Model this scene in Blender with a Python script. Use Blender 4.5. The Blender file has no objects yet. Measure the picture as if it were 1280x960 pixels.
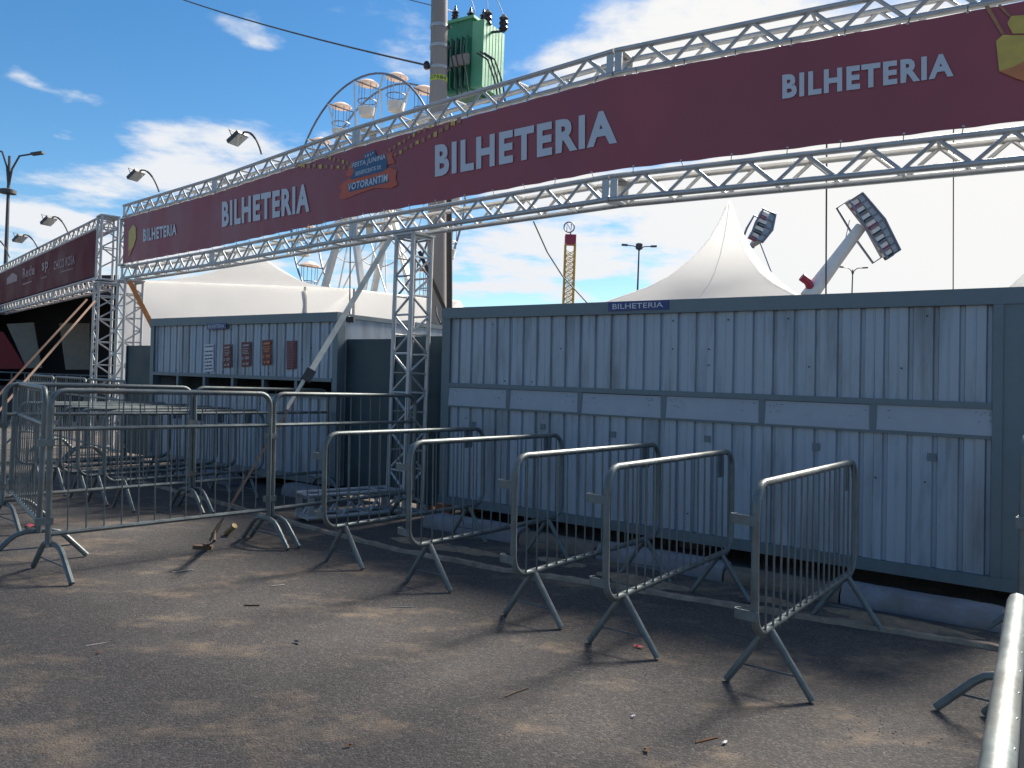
import bpy, math, random
from mathutils import Vector, Matrix
random.seed(7)
sc = bpy.context.scene
C = bpy.context.collection
R = math.radians
# ------------------------------------------------------------------ camera
FPX, ROLL, EYE = 995.4, 0.0359, 1.56
cr, sr = math.cos(ROLL), math.sin(ROLL)
cam = bpy.data.cameras.new('camera'); cam.sensor_width = 36; cam.lens = FPX / 1280 * 36
cam.clip_start = .05; cam.clip_end = 3000
camo = bpy.data.objects.new('camera', cam); C.objects.link(camo)
RV, UV = Vector((cr, 0, sr)), Vector((-sr, 0, cr))
camo.matrix_world = Matrix(((RV.x, UV.x, 0, 0), (RV.y, UV.y, -1, 0), (RV.z, UV.z, 0, EYE), (0, 0, 0, 1)))
sc.camera = camo
# ------------------------------------------------------------------ light
SUN_AZ, SUN_EL = 42.0, 39.0          # azimuth clockwise from +Y (the view direction)
sd = Vector((math.sin(R(SUN_AZ)) * math.cos(R(SUN_EL)), math.cos(R(SUN_AZ)) * math.cos(R(SUN_EL)), math.sin(R(SUN_EL))))
sun = bpy.data.lights.new('sun', 'SUN'); sun.energy = 5.0; sun.angle = R(18); sun.color = (1, .92, .8)
suno = bpy.data.objects.new('sun', sun); C.objects.link(suno)
suno.rotation_euler = sd.to_track_quat('Z', 'Y').to_euler(); suno.location = (20, 20, 30)
sc.view_settings.view_transform = 'Standard'; sc.view_settings.look = 'None'
sc.view_settings.exposure = 1.3; sc.view_settings.gamma = 1
w = bpy.data.worlds.new('World'); sc.world = w; w.use_nodes = True
nt = w.node_tree; N, L = nt.nodes, nt.links
for n in list(N): N.remove(n)
def wn(t, **k):
    n = N.new(t)
    for a, b in k.items(): setattr(n, a, b)
    return n
def wmath(op, a, b=None, clamp=False):
    n = wn('ShaderNodeMath', operation=op, use_clamp=clamp)
    for i, x in enumerate((a, b)):
        if x is None: continue
        if isinstance(x, (int, float)): n.inputs[i].default_value = x
        else: L.new(x, n.inputs[i])
    return n.outputs[0]
sky = wn('ShaderNodeTexSky', sky_type='NISHITA', sun_disc=False)
sky.sun_elevation = R(SUN_EL); sky.sun_rotation = R(SUN_AZ)
sky.air_density = 1.0; sky.dust_density = .2; sky.ozone_density = 3.0
tc = wn('ShaderNodeTexCoord'); sep = wn('ShaderNodeSeparateXYZ'); L.new(tc.outputs['Generated'], sep.inputs[0])
zc = wmath('ADD', wmath('MAXIMUM', sep.outputs[2], 0.0), .10)
cmb = wn('ShaderNodeCombineXYZ')
L.new(wmath('DIVIDE', sep.outputs[0], zc), cmb.inputs[0]); L.new(wmath('DIVIDE', sep.outputs[1], zc), cmb.inputs[1])
def wnoise(scale, detail, rough, off=(0, 0, 0)):
    m = wn('ShaderNodeMapping'); m.inputs['Location'].default_value = off; L.new(cmb.outputs[0], m.inputs['Vector'])
    n = wn('ShaderNodeTexNoise'); n.inputs['Scale'].default_value = scale; n.inputs['Detail'].default_value = detail
    n.inputs['Roughness'].default_value = rough; L.new(m.outputs[0], n.inputs['Vector']); return n.outputs['Fac']
def wramp(v, lo, hi):
    n = wn('ShaderNodeMapRange', interpolation_type='SMOOTHSTEP'); n.inputs['From Min'].default_value = lo
    n.inputs['From Max'].default_value = hi; L.new(v, n.inputs['Value']); return n.outputs[0]
dot = wn('ShaderNodeVectorMath', operation='DOT_PRODUCT'); L.new(tc.outputs['Generated'], dot.inputs[0]); dot.inputs[1].default_value = sd
near = wramp(dot.outputs['Value'], .60, .92)           # thin cloud thickens and glows towards the sun
low = wramp(sep.outputs[2], .36, .10)                   # and towards the horizon
fine = wnoise(1.15, 9, .58, (18, 33, 0)); big = wnoise(.33, 3, .5, (18.6, 21.8, 0))
cov = wmath('ADD', wmath('ADD', wmath('MULTIPLY', near, .23), wmath('MULTIPLY', low, .13)), wmath('MULTIPLY', wmath('SUBTRACT', big, .5), .35))
puff = wramp(wnoise(2.7, 6, .5, (5.2, 9.1, 0)), .63, .74)
dens = wmath('MAXIMUM', wramp(wmath('ADD', fine, cov), .575, .70), wmath('MULTIPLY', puff, .85))
mix = wn('ShaderNodeMix', data_type='RGBA'); L.new(dens, mix.inputs[0])
hs = wn('ShaderNodeHueSaturation'); hs.inputs['Hue'].default_value = .497; hs.inputs['Saturation'].default_value = 1.28; hs.inputs['Value'].default_value = .95
L.new(sky.outputs[0], hs.inputs['Color']); L.new(hs.outputs[0], mix.inputs[6])
ccol = wn('ShaderNodeMix', data_type='RGBA'); L.new(near, ccol.inputs[0])
ccol.inputs[6].default_value = (5.5, 5.7, 6.0, 1); ccol.inputs[7].default_value = (6.2, 6.15, 6.05, 1)
L.new(ccol.outputs[2], mix.inputs[7])
bg = wn('ShaderNodeBackground'); bg.inputs[1].default_value = .063; L.new(mix.outputs[2], bg.inputs[0])
wo = wn('ShaderNodeOutputWorld'); L.new(bg.outputs[0], wo.inputs[0])

# ------------------------------------------------------------------ measuring helpers (pixel of the 1280x960 photo -> place)
def ray(px, py):
    X, V = (px - 640) / FPX, (480 - py) / FPX
    return Vector((X * cr - V * sr, 1, X * sr + V * cr))
def P(px, py, d): return Vector((0, 0, EYE)) + ray(px, py) * d
def G(px, py, z=0):
    r = ray(px, py); return Vector((0, 0, EYE)) + r * ((z - EYE) / r.z)
def hit(px, py, p0, p1):                                 # ray against the vertical plane through p0, p1
    r = ray(px, py); n = Vector((p1.y - p0.y, p0.x - p1.x, 0))
    t = n.dot(Vector((p0.x, p0.y, 0))) / n.dot(Vector((r.x, r.y, 0)))
    return Vector((0, 0, EYE)) + r * t

# ------------------------------------------------------------------ materials
MATS = {}
def mat(name, col, rough=.5, metal=0.0, var=.12, scale=6.0, bump=0.0, bscale=60.0, dirt=None, dirt_amt=0.0, dirt_scale=1.5, stretch=(1, 1, 1), spec=.5, trans=0.0):
    m = bpy.data.materials.new(name); m.use_nodes = True; t = m.node_tree; b = t.nodes['Principled BSDF']
    def n(x): return t.nodes.new(x)
    co = n('ShaderNodeTexCoord'); mp = n('ShaderNodeMapping'); mp.inputs['Scale'].default_value = stretch
    oi = n('ShaderNodeObjectInfo'); ad = n('ShaderNodeVectorMath'); ad.operation = 'ADD'
    t.links.new(co.outputs['Object'], mp.inputs['Vector']); t.links.new(mp.outputs[0], ad.inputs[0])
    sc3 = n('ShaderNodeVectorMath'); sc3.operation = 'SCALE'; sc3.inputs['Scale'].default_value = 37.0
    cx = n('ShaderNodeCombineXYZ'); t.links.new(oi.outputs['Random'], cx.inputs[0]); t.links.new(oi.outputs['Random'], cx.inputs[1])
    t.links.new(cx.outputs[0], sc3.inputs[0]); t.links.new(sc3.outputs[0], ad.inputs[1])
    no = n('ShaderNodeTexNoise'); no.inputs['Scale'].default_value = scale; no.inputs['Detail'].default_value = 5
    t.links.new(ad.outputs[0], no.inputs['Vector'])
    mr = n('ShaderNodeMapRange'); mr.inputs['From Min'].default_value = .3; mr.inputs['From Max'].default_value = .7
    mr.inputs['To Min'].default_value = 1 - var; mr.inputs['To Max'].default_value = 1 + var
    t.links.new(no.outputs['Fac'], mr.inputs['Value'])
    mu = n('ShaderNodeMix'); mu.data_type = 'RGBA'; mu.blend_type = 'MULTIPLY'; mu.inputs[0].default_value = 1
    mu.inputs[6].default_value = (*col, 1); t.links.new(mr.outputs[0], mu.inputs[7])
    out = mu.outputs[2]
    if dirt:
        d2 = n('ShaderNodeTexNoise'); d2.inputs['Scale'].default_value = dirt_scale; d2.inputs['Detail'].default_value = 8; d2.inputs['Roughness'].default_value = .65
        t.links.new(ad.outputs[0], d2.inputs['Vector'])
        r2 = n('ShaderNodeMapRange'); r2.inputs['From Min'].default_value = .48; r2.inputs['From Max'].default_value = .72; r2.inputs['To Max'].default_value = dirt_amt
        t.links.new(d2.outputs['Fac'], r2.inputs['Value'])
        m2 = n('ShaderNodeMix'); m2.data_type = 'RGBA'; t.links.new(r2.outputs[0], m2.inputs[0]); t.links.new(out, m2.inputs[6]); m2.inputs[7].default_value = (*dirt, 1)
        out = m2.outputs[2]
    t.links.new(out, b.inputs['Base Color'])
    rr = n('ShaderNodeMapRange'); rr.inputs['From Min'].default_value = .3; rr.inputs['From Max'].default_value = .7
    rr.inputs['To Min'].default_value = max(.02, rough - .1); rr.inputs['To Max'].default_value = min(1, rough + .1)
    t.links.new(no.outputs['Fac'], rr.inputs['Value']); t.links.new(rr.outputs[0], b.inputs['Roughness'])
    b.inputs['Metallic'].default_value = metal; b.inputs['Specular IOR Level'].default_value = spec
    if bump:
        bn = n('ShaderNodeTexNoise'); bn.inputs['Scale'].default_value = bscale; bn.inputs['Detail'].default_value = 4
        t.links.new(co.outputs['Object'], bn.inputs['Vector'])
        bu = n('ShaderNodeBump'); bu.inputs['Strength'].default_value = bump; bu.inputs['Distance'].default_value = .01
        t.links.new(bn.outputs['Fac'], bu.inputs['Height']); t.links.new(bu.outputs[0], b.inputs['Normal'])
    if trans:
        tr = n('ShaderNodeBsdfTranslucent'); t.links.new(out, tr.inputs[0]); ms = n('ShaderNodeMixShader'); ms.inputs[0].default_value = trans
        t.links.new(b.outputs[0], ms.inputs[1]); t.links.new(tr.outputs[0], ms.inputs[2]); t.links.new(ms.outputs[0], t.nodes['Material Output'].inputs[0])
    MATS[name] = m; return m
M_galv = mat('galvanised_tube', (.13, .155, .16), .5, .4, .25, 9, .15, 40, (.22, .17, .12), .35, 3)
M_hook = mat('hook_steel', (.13, .155, .165), .5, .4, .15, 20)
M_rod = mat('galvanised_rod', (.13, .15, .16), .5, .6, .2, 14)
M_alu = mat('truss_aluminium', (.42, .43, .44), .48, .45, .15, 8, .1, 50, (.25, .22, .18), .2, 4)
M_sheet = mat('corrugated_sheet', (.30, .35, .41), .5, .25, .10, 3.0, .10, 14, (.11, .12, .125), .75, 4.0, (1, 1, .16))
M_frame = mat('booth_frame_steel', (.12, .16, .185), .5, .3, .16, 5, .1, 60, (.13, .14, .14), .4, 5)
M_hoard = mat('hoarding_steel', (.032, .058, .070), .55, .3, .22, 3, .1, 40, (.05, .07, .075), .5, 1.2)
M_flap = mat('flap_board', (.31, .345, .40), .55, 0, .06, 5, .04, 40, (.40, .40, .40), .3, 5)
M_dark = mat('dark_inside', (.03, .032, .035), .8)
M_rubber = mat('black_plastic', (.02, .02, .022), .5)
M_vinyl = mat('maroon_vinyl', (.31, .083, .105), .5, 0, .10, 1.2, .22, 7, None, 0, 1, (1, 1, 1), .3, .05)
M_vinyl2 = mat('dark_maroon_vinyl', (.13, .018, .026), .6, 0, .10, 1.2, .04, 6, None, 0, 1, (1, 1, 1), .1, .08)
M_white = mat('white_print', (.50, .54, .60), .5, 0, .04, 5)
M_blueprint = mat('blue_print', (.02, .09, .20), .5, 0, .1, 5)
M_navy = mat('navy_plate', (.015, .03, .16), .4, 0, .1, 5)
M_redp = mat('orange_red_print', (.48, .085, .04), .5, 0, .1, 5)
M_tan = mat('tan_print', (.36, .17, .08), .5, 0, .2, 30)
M_yel = mat('yellow_print', (.52, .38, .08), .5, 0, .15, 9)
M_orgp = mat('lantern_orange_print', (.5, .17, .06), .5, 0, .15, 9)
M_dim = mat('faded_print', (.22, .10, .13), .5, 0, .15, 9)
M_poster = mat('red_poster', (.11, .011, .016), .5, 0, .2, 20)
M_paper = mat('white_paper', (.62, .62, .66), .7, 0, .06, 20)
M_dimw = mat('poster_print', (.33, .29, .30), .6, 0, .2, 20)
M_backing = mat('vinyl_backing', (.5, .49, .47), .7, 0, .05, 3)
M_ink = mat('poster_ink', (.04, .04, .08), .7)
M_conc = mat('pole_concrete', (.29, .26, .245), .85, 0, .12, 3, .25, 60, (.16, .14, .13), .45, 1.5, (1, 1, .3))
M_kerb = mat('painted_kerb', (.20, .20, .225), .85, 0, .14, 5, .25, 40, (.15, .12, .10), .75, 3.5)
M_kerbd = mat('dirty_kerb', (.16, .125, .10), .9, 0, .25, 5, .6, 25, (.06, .05, .045), .7, 3)
M_green = mat('transformer_green_lit', (.12, .38, .235), .45, .1, .12, 4, .05, 30, (.06, .12, .08), .3, 4)  # paler copy: light on the finned right side put into the colour
M_greend = mat('transformer_green_shaded', (.04, .19, .12), .5, .1, .15, 6)  # darker copy of the same green: shade on tank and front fins painted in
M_porc = mat('dark_porcelain', (.03, .02, .03), .25)
M_tent = mat('white_canvas', (.95, .945, .93), .7, 0, .02, 2, .1, 3, (.8, .78, .74), .2, .5, (1, 1, 1), .3, .72)
M_lampd = mat('lamp_housing', (.055, .06, .07), .5, .2, .1, 9)
M_lampw = mat('lamp_glass', (.6, .6, .58), .15)
M_wheel = mat('wheel_steel', (.20, .23, .30), .5, .4, .1, 2)
M_whitep = mat('white_ride_paint', (.72, .70, .66), .5, 0, .06, 2)
M_canopy = mat('cabin_canopy', (.86, .76, .70), .6, 0, .08, 1, 0, 1, None, 0, 1, (1, 1, 1), .3, .4)
M_yelp = mat('yellow_tower_paint', (.55, .36, .06), .5, .1, .1, 2)
M_redt = mat('tower_red_panel', (.35, .03, .07), .5)
M_grayp = mat('grey_ride_panel', (.30, .33, .38), .4, .3, .25, 2)
M_strap = mat('cream_strap', (.66, .60, .50), .8, 0, .15, 12)
M_strapo = mat('orange_strap', (.62, .20, .05), .75, 0, .15, 12)
M_strapb = mat('brown_strap', (.17, .105, .075), .8, 0, .2, 12)
M_strapd = mat('dark_strap', (.07, .055, .045), .8)
M_brass = mat('yellow_zinc', (.22, .16, .07), .6, .3, .2, 30)
M_rust = mat('rusty_iron', (.09, .06, .04), .8, .3, .3, 30)
M_wire = mat('black_cable', (.035, .035, .04), .6)
M_sand = mat('pale_sand', (.24, .175, .12), .95, 0, .25, 14, .8, 90, (.13, .10, .08), .6, 6)
M_edge = mat('kerb_edging', (.25, .20, .155), .95, 0, .3, 10, .6, 60, (.09, .075, .065), .7, 4)
M_lime = mat('pole_tape', (.45, .55, .05), .5)
M_tape = mat('red_tape', (.65, .08, .10), .6)
M_leaf = mat('dry_leaf', (.17, .075, .03), .9, 0, .3, 40)
M_twig = mat('pale_straw', (.45, .40, .33), .9, 0, .2, 40)
M_stone = mat('grit_stone', (.20, .18, .165), .9, 0, .35, 60)
M_stagew = mat('stage_grey_cloth', (.16, .17, .15), .9)
M_stager = mat('stage_red_cloth', (.16, .02, .025), .9)
M_brick = mat('orange_brick', (.34, .12, .06), .9, 0, .2, 20)
# ground
def ground_mat():
    m = bpy.data.materials.new('dusty_asphalt'); m.use_nodes = True; t = m.node_tree; b = t.nodes['Principled BSDF']; n = t.nodes.new; l = t.links.new
    co = n('ShaderNodeTexCoord')
    def noise(s, d, r, st=(1, 1, 1), off=(0, 0, 0)):
        mp = n('ShaderNodeMapping'); mp.inputs['Scale'].default_value = st; mp.inputs['Location'].default_value = off; l(co.outputs['Object'], mp.inputs['Vector'])
        x = n('ShaderNodeTexNoise'); x.inputs['Scale'].default_value = s; x.inputs['Detail'].default_value = d; x.inputs['Roughness'].default_value = r
        l(mp.outputs[0], x.inputs['Vector']); return x.outputs['Fac']
    def rng(v, a, c, lo=0., hi=1.):
        x = n('ShaderNodeMapRange'); x.inputs['From Min'].default_value = a; x.inputs['From Max'].default_value = c
        x.inputs['To Min'].default_value = lo; x.inputs['To Max'].default_value = hi; l(v, x.inputs['Value']); return x.outputs[0]
    def mixc(f, a, c):
        x = n('ShaderNodeMix'); x.data_type = 'RGBA'; l(f, x.inputs[0])
        for i, y in ((6, a), (7, c)):
            if isinstance(y, tuple): x.inputs[i].default_value = (*y, 1)
            else: l(y, x.inputs[i])
        return x.outputs[2]
    def mul(a, c):
        x = n('ShaderNodeMath'); x.operation = 'MULTIPLY'; l(a, x.inputs[0])
        if isinstance(c, float): x.inputs[1].default_value = c
        else: l(c, x.inputs[1])
        return x.outputs[0]
    base = mixc(rng(noise(.8, 8, .6), .3, .7), (.046, .043, .044), (.076, .071, .069))
    # aggregate
    vo = n('ShaderNodeTexVoronoi'); vo.inputs['Scale'].default_value = 95; l(co.outputs['Object'], vo.inputs['Vector'])
    sp = n('ShaderNodeSeparateColor'); l(vo.outputs['Color'], sp.inputs[0])
    base = mixc(mul(rng(sp.outputs[0], .55, 1.0), .5), base, (.17, .155, .145))
    base = mixc(mul(rng(sp.outputs[1], .7, 1.0), .6), base, (.028, .026, .028))
    base = mixc(rng(noise(160, 2, .5), .68, .75, 0, .7), base, (.24, .22, .20))
    # dust swept in patches, finer near its rims
    d1 = noise(1.1, 9, .68, (1, 1.6, 1), (4.3, 1.2, 0)); d2 = noise(9, 6, .7)
    dm = mul(rng(d1, .52, .66), rng(d2, .28, .58))
    base = mixc(mul(dm, .75), base, (.24, .182, .13))
    # oil / wet dark stains
    base = mixc(mul(rng(noise(1.7, 7, .65, (1, 1, 1), (9, 5, 0)), .58, .72), .55), base, (.03, .028, .03))
    l(base, b.inputs['Base Color']); b.inputs['Roughness'].default_value = .92; b.inputs['Specular IOR Level'].default_value = .25
    bu = n('ShaderNodeBump'); bu.inputs['Strength'].default_value = .55; bu.inputs['Distance'].default_value = .008
    hh = n('ShaderNodeMath'); hh.operation = 'ADD'; l(noise(110, 3, .6), hh.inputs[0]); l(mul(vo.outputs['Distance'], -.9), hh.inputs[1])
    l(hh.outputs[0], bu.inputs['Height']); l(bu.outputs[0], b.inputs['Normal'])
    return m
M_ground = ground_mat()

# ------------------------------------------------------------------ mesh helpers
INV = {}
class MB:
    def __init__(s): s.v = []; s.f = []
    def add(s, vs, fs):
        o = len(s.v); s.v += [Vector(v) for v in vs]; s.f += [[i + o for i in f] for f in fs]; return s
    def box(s, c, size, ax=None):
        c = Vector(c); a = ax or (Vector((1, 0, 0)), Vector((0, 1, 0)), Vector((0, 0, 1))); h = [x / 2 for x in size]
        vs = [c + a[0] * (h[0] * i) + a[1] * (h[1] * j) + a[2] * (h[2] * k) for i in (-1, 1) for j in (-1, 1) for k in (-1, 1)]
        return s.add(vs, [(0, 1, 3, 2), (4, 6, 7, 5), (0, 4, 5, 1), (2, 3, 7, 6), (0, 2, 6, 4), (1, 5, 7, 3)])
    def bar(s, p0, p1, w, h, up=(0, 0, 1)):
        p0, p1 = Vector(p0), Vector(p1); d = p1 - p0; ln = d.length; d = d.normalized(); sd_ = d.cross(Vector(up))
        if sd_.length < 1e-4: sd_ = Vector((1, 0, 0))
        sd_.normalize(); u = sd_.cross(d)
        return s.box((p0 + p1) / 2, (ln, w, h), (d, sd_, u))
    def tube(s, pts, r, n=8, closed=False, cap=True):
        pts = [Vector(p) for p in pts]; k = len(pts); rs = r if isinstance(r, (list, tuple)) else [r] * k
        tang = []
        for i in range(k):
            a = pts[i - 1] if (i or closed) else pts[i]; b = pts[(i + 1) % k] if (i < k - 1 or closed) else pts[i]
            tang.append((b - a).normalized())
        u = tang[0].orthogonal().normalized(); o = len(s.v)
        for i in range(k):
            u = (u - tang[i] * u.dot(tang[i])).normalized(); vv = tang[i].cross(u)
            for j in range(n):
                a = 2 * math.pi * j / n; s.v.append(pts[i] + (u * math.cos(a) + vv * math.sin(a)) * rs[i])
        for i in range(k if closed else k - 1):
            for j in range(n):
                a, b = o + i * n, o + ((i + 1) % k) * n
                s.f.append([a + j, a + (j + 1) % n, b + (j + 1) % n, b + j])
        if cap and not closed:
            s.f.append([o + j for j in range(n)][::-1]); s.f.append([o + (k - 1) * n + j for j in range(n)])
        return s
    def lathe(s, c, prof, n=16, ax=(0, 0, 1)):
        ax = Vector(ax).normalized(); u = ax.orthogonal().normalized(); v = ax.cross(u); o = len(s.v); c = Vector(c)
        for r, h in prof:
            for j in range(n):
                a = 2 * math.pi * j / n; s.v.append(c + ax * h + (u * math.cos(a) + v * math.sin(a)) * r)
        for i in range(len(prof) - 1):
            for j in range(n): s.f.append([o + i * n + j, o + i * n + (j + 1) % n, o + (i + 1) * n + (j + 1) % n, o + (i + 1) * n + j])
        s.f.append([o + j for j in range(n)][::-1]); s.f.append([o + (len(prof) - 1) * n + j for j in range(n)])
        return s
    def grid(s, rows):
        o = len(s.v); m = len(rows[0])
        for r_ in rows: s.v += [Vector(p) for p in r_]
        for i in range(len(rows) - 1):
            for j in range(m - 1): s.f.append([o + i * m + j, o + i * m + j + 1, o + (i + 1) * m + j + 1, o + (i + 1) * m + j])
        return s
    def prism(s, pts, d):
        pts = [Vector(p) for p in pts]; d = Vector(d); k = len(pts)
        return s.add(pts + [p + d for p in pts], [list(range(k))[::-1], [k + i for i in range(k)]] + [[i, (i + 1) % k, k + (i + 1) % k, k + i] for i in range(k)])
    def mesh(s, name, m, inv=None, smooth=True):
        me = bpy.data.meshes.new(name); vs = [inv @ v for v in s.v] if inv else s.v
        me.from_pydata([tuple(v) for v in vs], [], s.f); me.materials.append(m)
        if smooth:
            me.shade_smooth(); me.set_sharp_from_angle(angle=R(38))
        me.update(); return me
    def build(s, name, m, parent=None, world=False, smooth=True, kind=None):
        me = s.mesh(name, m, INV.get(parent) if world else None, smooth)
        o = bpy.data.objects.new(name, me); C.objects.link(o)
        if parent is not None:
            o.parent = parent; INV[o] = INV.get(parent)
        if kind: o['kind'] = kind
        return o
def tag(o, label, cat, group=None):
    o['label'] = label; o['category'] = cat
    if group: o['group'] = group
    return o
def thing(name, label, cat, loc=(0, 0, 0), rz=0.0, group=None):
    o = bpy.data.objects.new(name, None); C.objects.link(o); o.location = loc; o.rotation_euler = (0, 0, rz); o.empty_display_size = .2
    INV[o] = (Matrix.Translation(loc) @ Matrix.Rotation(rz, 4, 'Z')).inverted()
    return tag(o, label, cat, group)
def single(mb, name, m, label, cat, loc, group=None, smooth=True):
    inv = Matrix.Translation(-Vector(loc)); o = bpy.data.objects.new(name, mb.mesh(name, m, inv, smooth)); C.objects.link(o); o.location = loc
    return tag(o, label, cat, group)
def structure(mb, name, m, kind='structure'):
    o = mb.build(name, m); o['kind'] = kind; return o
def mesh_part(name, me, parent):
    o = bpy.data.objects.new(name, me); C.objects.link(o); o.parent = parent; return o
def copy_tree(o, parent=None):
    c = o.copy(); C.objects.link(c)
    if parent is not None: c.parent = parent
    for ch in list(o.children): copy_tree(ch, c)
    return c
_txt = {}
def text_geo(body, bold=.02, shear=0.0):
    key = (body, bold, shear)
    if key in _txt: return _txt[key]
    cu = bpy.data.curves.new('t', 'FONT'); cu.body = body; cu.offset = bold; cu.resolution_u = 3; cu.shear = shear; cu.space_character = 1.0 + bold * 4.0
    o = bpy.data.objects.new('t', cu); C.objects.link(o); bpy.context.view_layer.update()
    me = bpy.data.meshes.new_from_object(o.evaluated_get(bpy.context.evaluated_depsgraph_get()))
    vs = [v.co.copy() for v in me.vertices]; fs = [list(p.vertices) for p in me.polygons]
    bpy.data.objects.remove(o); bpy.data.curves.remove(cu); bpy.data.meshes.remove(me)
    x0, x1 = min(v.x for v in vs), max(v.x for v in vs); y0, y1 = min(v.y for v in vs), max(v.y for v in vs)
    _txt[key] = ([((v.x - x0) / (x1 - x0), (v.y - y0) / (y1 - y0)) for v in vs], fs); return _txt[key]

# ------------------------------------------------------------------ ground
g = MB(); g.grid([[(x, y, 0) for x in (-900, -60, -20, 20, 60, 900)] for y in (-200, -10, 30, 80, 1500)])
structure(g, 'ground', M_ground)

# ------------------------------------------------------------------ ticket booths (steel containers)
BO = Vector((3.685, 6.04, 0)); BA = 2.507
BD = Vector((math.cos(BA), math.sin(BA), 0)); BN = Vector((math.cos(BA + math.pi / 2), math.sin(BA + math.pi / 2), 0))   # BN points at the viewer
def bt(px, py=480): h = hit(px, py, BO, BO + BD); return (h - BO).dot(BD)
def BP(t, n=0, z=0): return BO + BD * t + BN * n + Vector((0, 0, z))
Z0, Z1, ZM, ZF = .14, 2.42, 1.55, 1.30
LEAN = .02
def corr(x0, x1, z0, z1, flip=1):
    """trapezoidal corrugated sheet in the booth's local x-z plane, crest towards +y"""
    pr = []; per = .182; k = math.floor(x0 / per) - 1
    pat = [(0, 0), (.008, -.024), (.034, -.024), (.044, 0), (.108, 0), (.111, .004), (.119, .004), (.122, 0)]
    raw = []
    while k * per < x1 + per:
        raw += [(k * per + dx, y) for dx, y in pat]; k += 1
    for i in range(len(raw) - 1):
        (xa, ya), (xb, yb) = raw[i], raw[i + 1]
        for e in (x0, x1):
            if xa < e < xb: pr.append((e, ya + (yb - ya) * (e - xa) / (xb - xa)))
        if x0 <= xb <= x1: pr.append((xb, yb))
    pr.sort()
    mb = MB(); nz = 8; p1_, p2_ = random.uniform(0, 6), random.uniform(0, 6)
    mb.grid([[(a + LEAN * z, b + .003 * math.sin(a * 5 + p1_) * math.sin(z * 4.1 + p2_) + .0018 * math.sin(a * 17 + p2_) * math.sin(z * 9 + p1_), z) for a, b in pr] for z in [z0 + (z1 - z0) * i / nz for i in range(nz + 1)]])
    return mb
def booth(name, label, t0, t1, n0, bays, flaps, post0=.30, post1=.09, z1=Z1, depth=2.3, group='corrugated steel ticket booths'):
    rt = thing(name, label, 'ticket booth', BP(t0, n0), BA, group)
    W = t1 - t0; lx = lambda x, z: x + LEAN * z
    def fr(nm, x0, x1, y0, y1, za, zb, m=M_frame, parent=None, kind=None):
        mb = MB(); vs = [(lx(x, z), y, z) for x in (x0, x1) for y in (y0, y1) for z in (za, zb)]
        mb.add(vs, [(0, 1, 3, 2), (4, 6, 7, 5), (0, 4, 5, 1), (2, 3, 7, 6), (0, 2, 6, 4), (1, 5, 7, 3)])
        return mb.build(nm, m, parent or rt, smooth=False, kind=kind)
    fr('top_rail', 0, W, -.10, .045, z1 - .125, z1)
    fr('bottom_rail', 0, W, -.10, .042, Z0, Z0 + .095)
    # folded corner posts: a wide face, a recessed strip and an edge lip
    for xa, xb in ((0, post0), (W - post1, W)):
        p = fr('corner_post', xa, xb, -.10, .030, Z0 + .095, z1 - .125)
        if xb - xa > .2:
            fr('post_rib', xa + .02, xa + .11, .030, .052, Z0 + .097, z1 - .127, M_frame, p)
            fr('post_rib', xb - .07, xb - .004, .030, .044, Z0 + .097, z1 - .127, M_frame, p)
    fr('middle_rail', post0, W - post1, -.03, .040, ZM - .05, ZM)
    fr('counter_sill', post0, W - post1, -.25, .030, ZF - .03, ZF)
    for i in range(len(bays) - 1):
        a, b = bays[i], bays[i + 1]
        corr(a + .0006, b - .0006, Z0 + .095, ZF - .03).build('lower_corrugated_sheet', M_sheet, rt, smooth=False)
        corr(a + .0006, b - .0006, ZM, z1 - .125).build('upper_corrugated_sheet', M_sheet, rt, smooth=False)
        if i: fr('mullion', a - .028, a + .028, -.04, .034, ZF, ZM - .05)
        if flaps:
            x0, x1 = a + (.025 if i else -.03), b - (.025 if i < len(bays) - 2 else -.002); mb = MB(); jit = random.uniform(-.006, .006)
            za, zb = ZM - .052 + jit, ZF - .005 + jit * 2
            mb.add([(lx(x, z), y, z) for x in (x0, x1) for (y, z) in ((.012, za), (.024, za), (.022, zb), (.034, zb))],
                   [(0, 1, 3, 2), (4, 6, 7, 5), (0, 4, 5, 1), (2, 3, 7, 6), (0, 2, 6, 4), (1, 5, 7, 3)])
            fl = mb.build('window_flap', M_flap, rt, smooth=False)
            rv = MB()
            for q in range(11):
                xx = random.choice((x0 + random.uniform(.03, .16), x1 - random.uniform(.03, .16))); zz = za - random.choice((.03, .045, .09, .10)) 
                rv.box((lx(xx, zz), .024 + (za - zz) * .045 + .001, zz), (.012, .006, .006))
            rv.build('rivet', M_frame, fl, smooth=False, kind='stuff')
    if flaps:
        for i in range(len(bays) - 1):
            x = (bays[i] + bays[i + 1]) / 2 + random.uniform(-.1, .1); z = 1.10 + random.uniform(-.02, .02)
            MB().box((lx(x, z), .007, z), (.062, .004, .062)).build('worn_sticker', M_frame, rt, smooth=False)
    rv = MB()
    for q in range(int(W * 3.5)):
        i = random.randint(0, int((W - post0 - post1) / .182) - 1); x = post0 + i * .182 + .09; z = random.choice((ZM + .04, z1 - .2, 1.95, 1.8, .4, .9, 1.15))
        rv.box((lx(x, z), .004, z), (.011, .012, .012))
    rv.build('screw', M_rubber, rt, smooth=False, kind='stuff')
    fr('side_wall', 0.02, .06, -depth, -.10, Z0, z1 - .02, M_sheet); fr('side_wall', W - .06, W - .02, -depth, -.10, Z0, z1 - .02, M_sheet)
    fr('back_wall', 0, W, -depth - .04, -depth, Z0, z1 - .02, M_dark); fr('roof', .0, W, -depth, -.10, z1 - .07, z1 - .012, M_frame)
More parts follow.
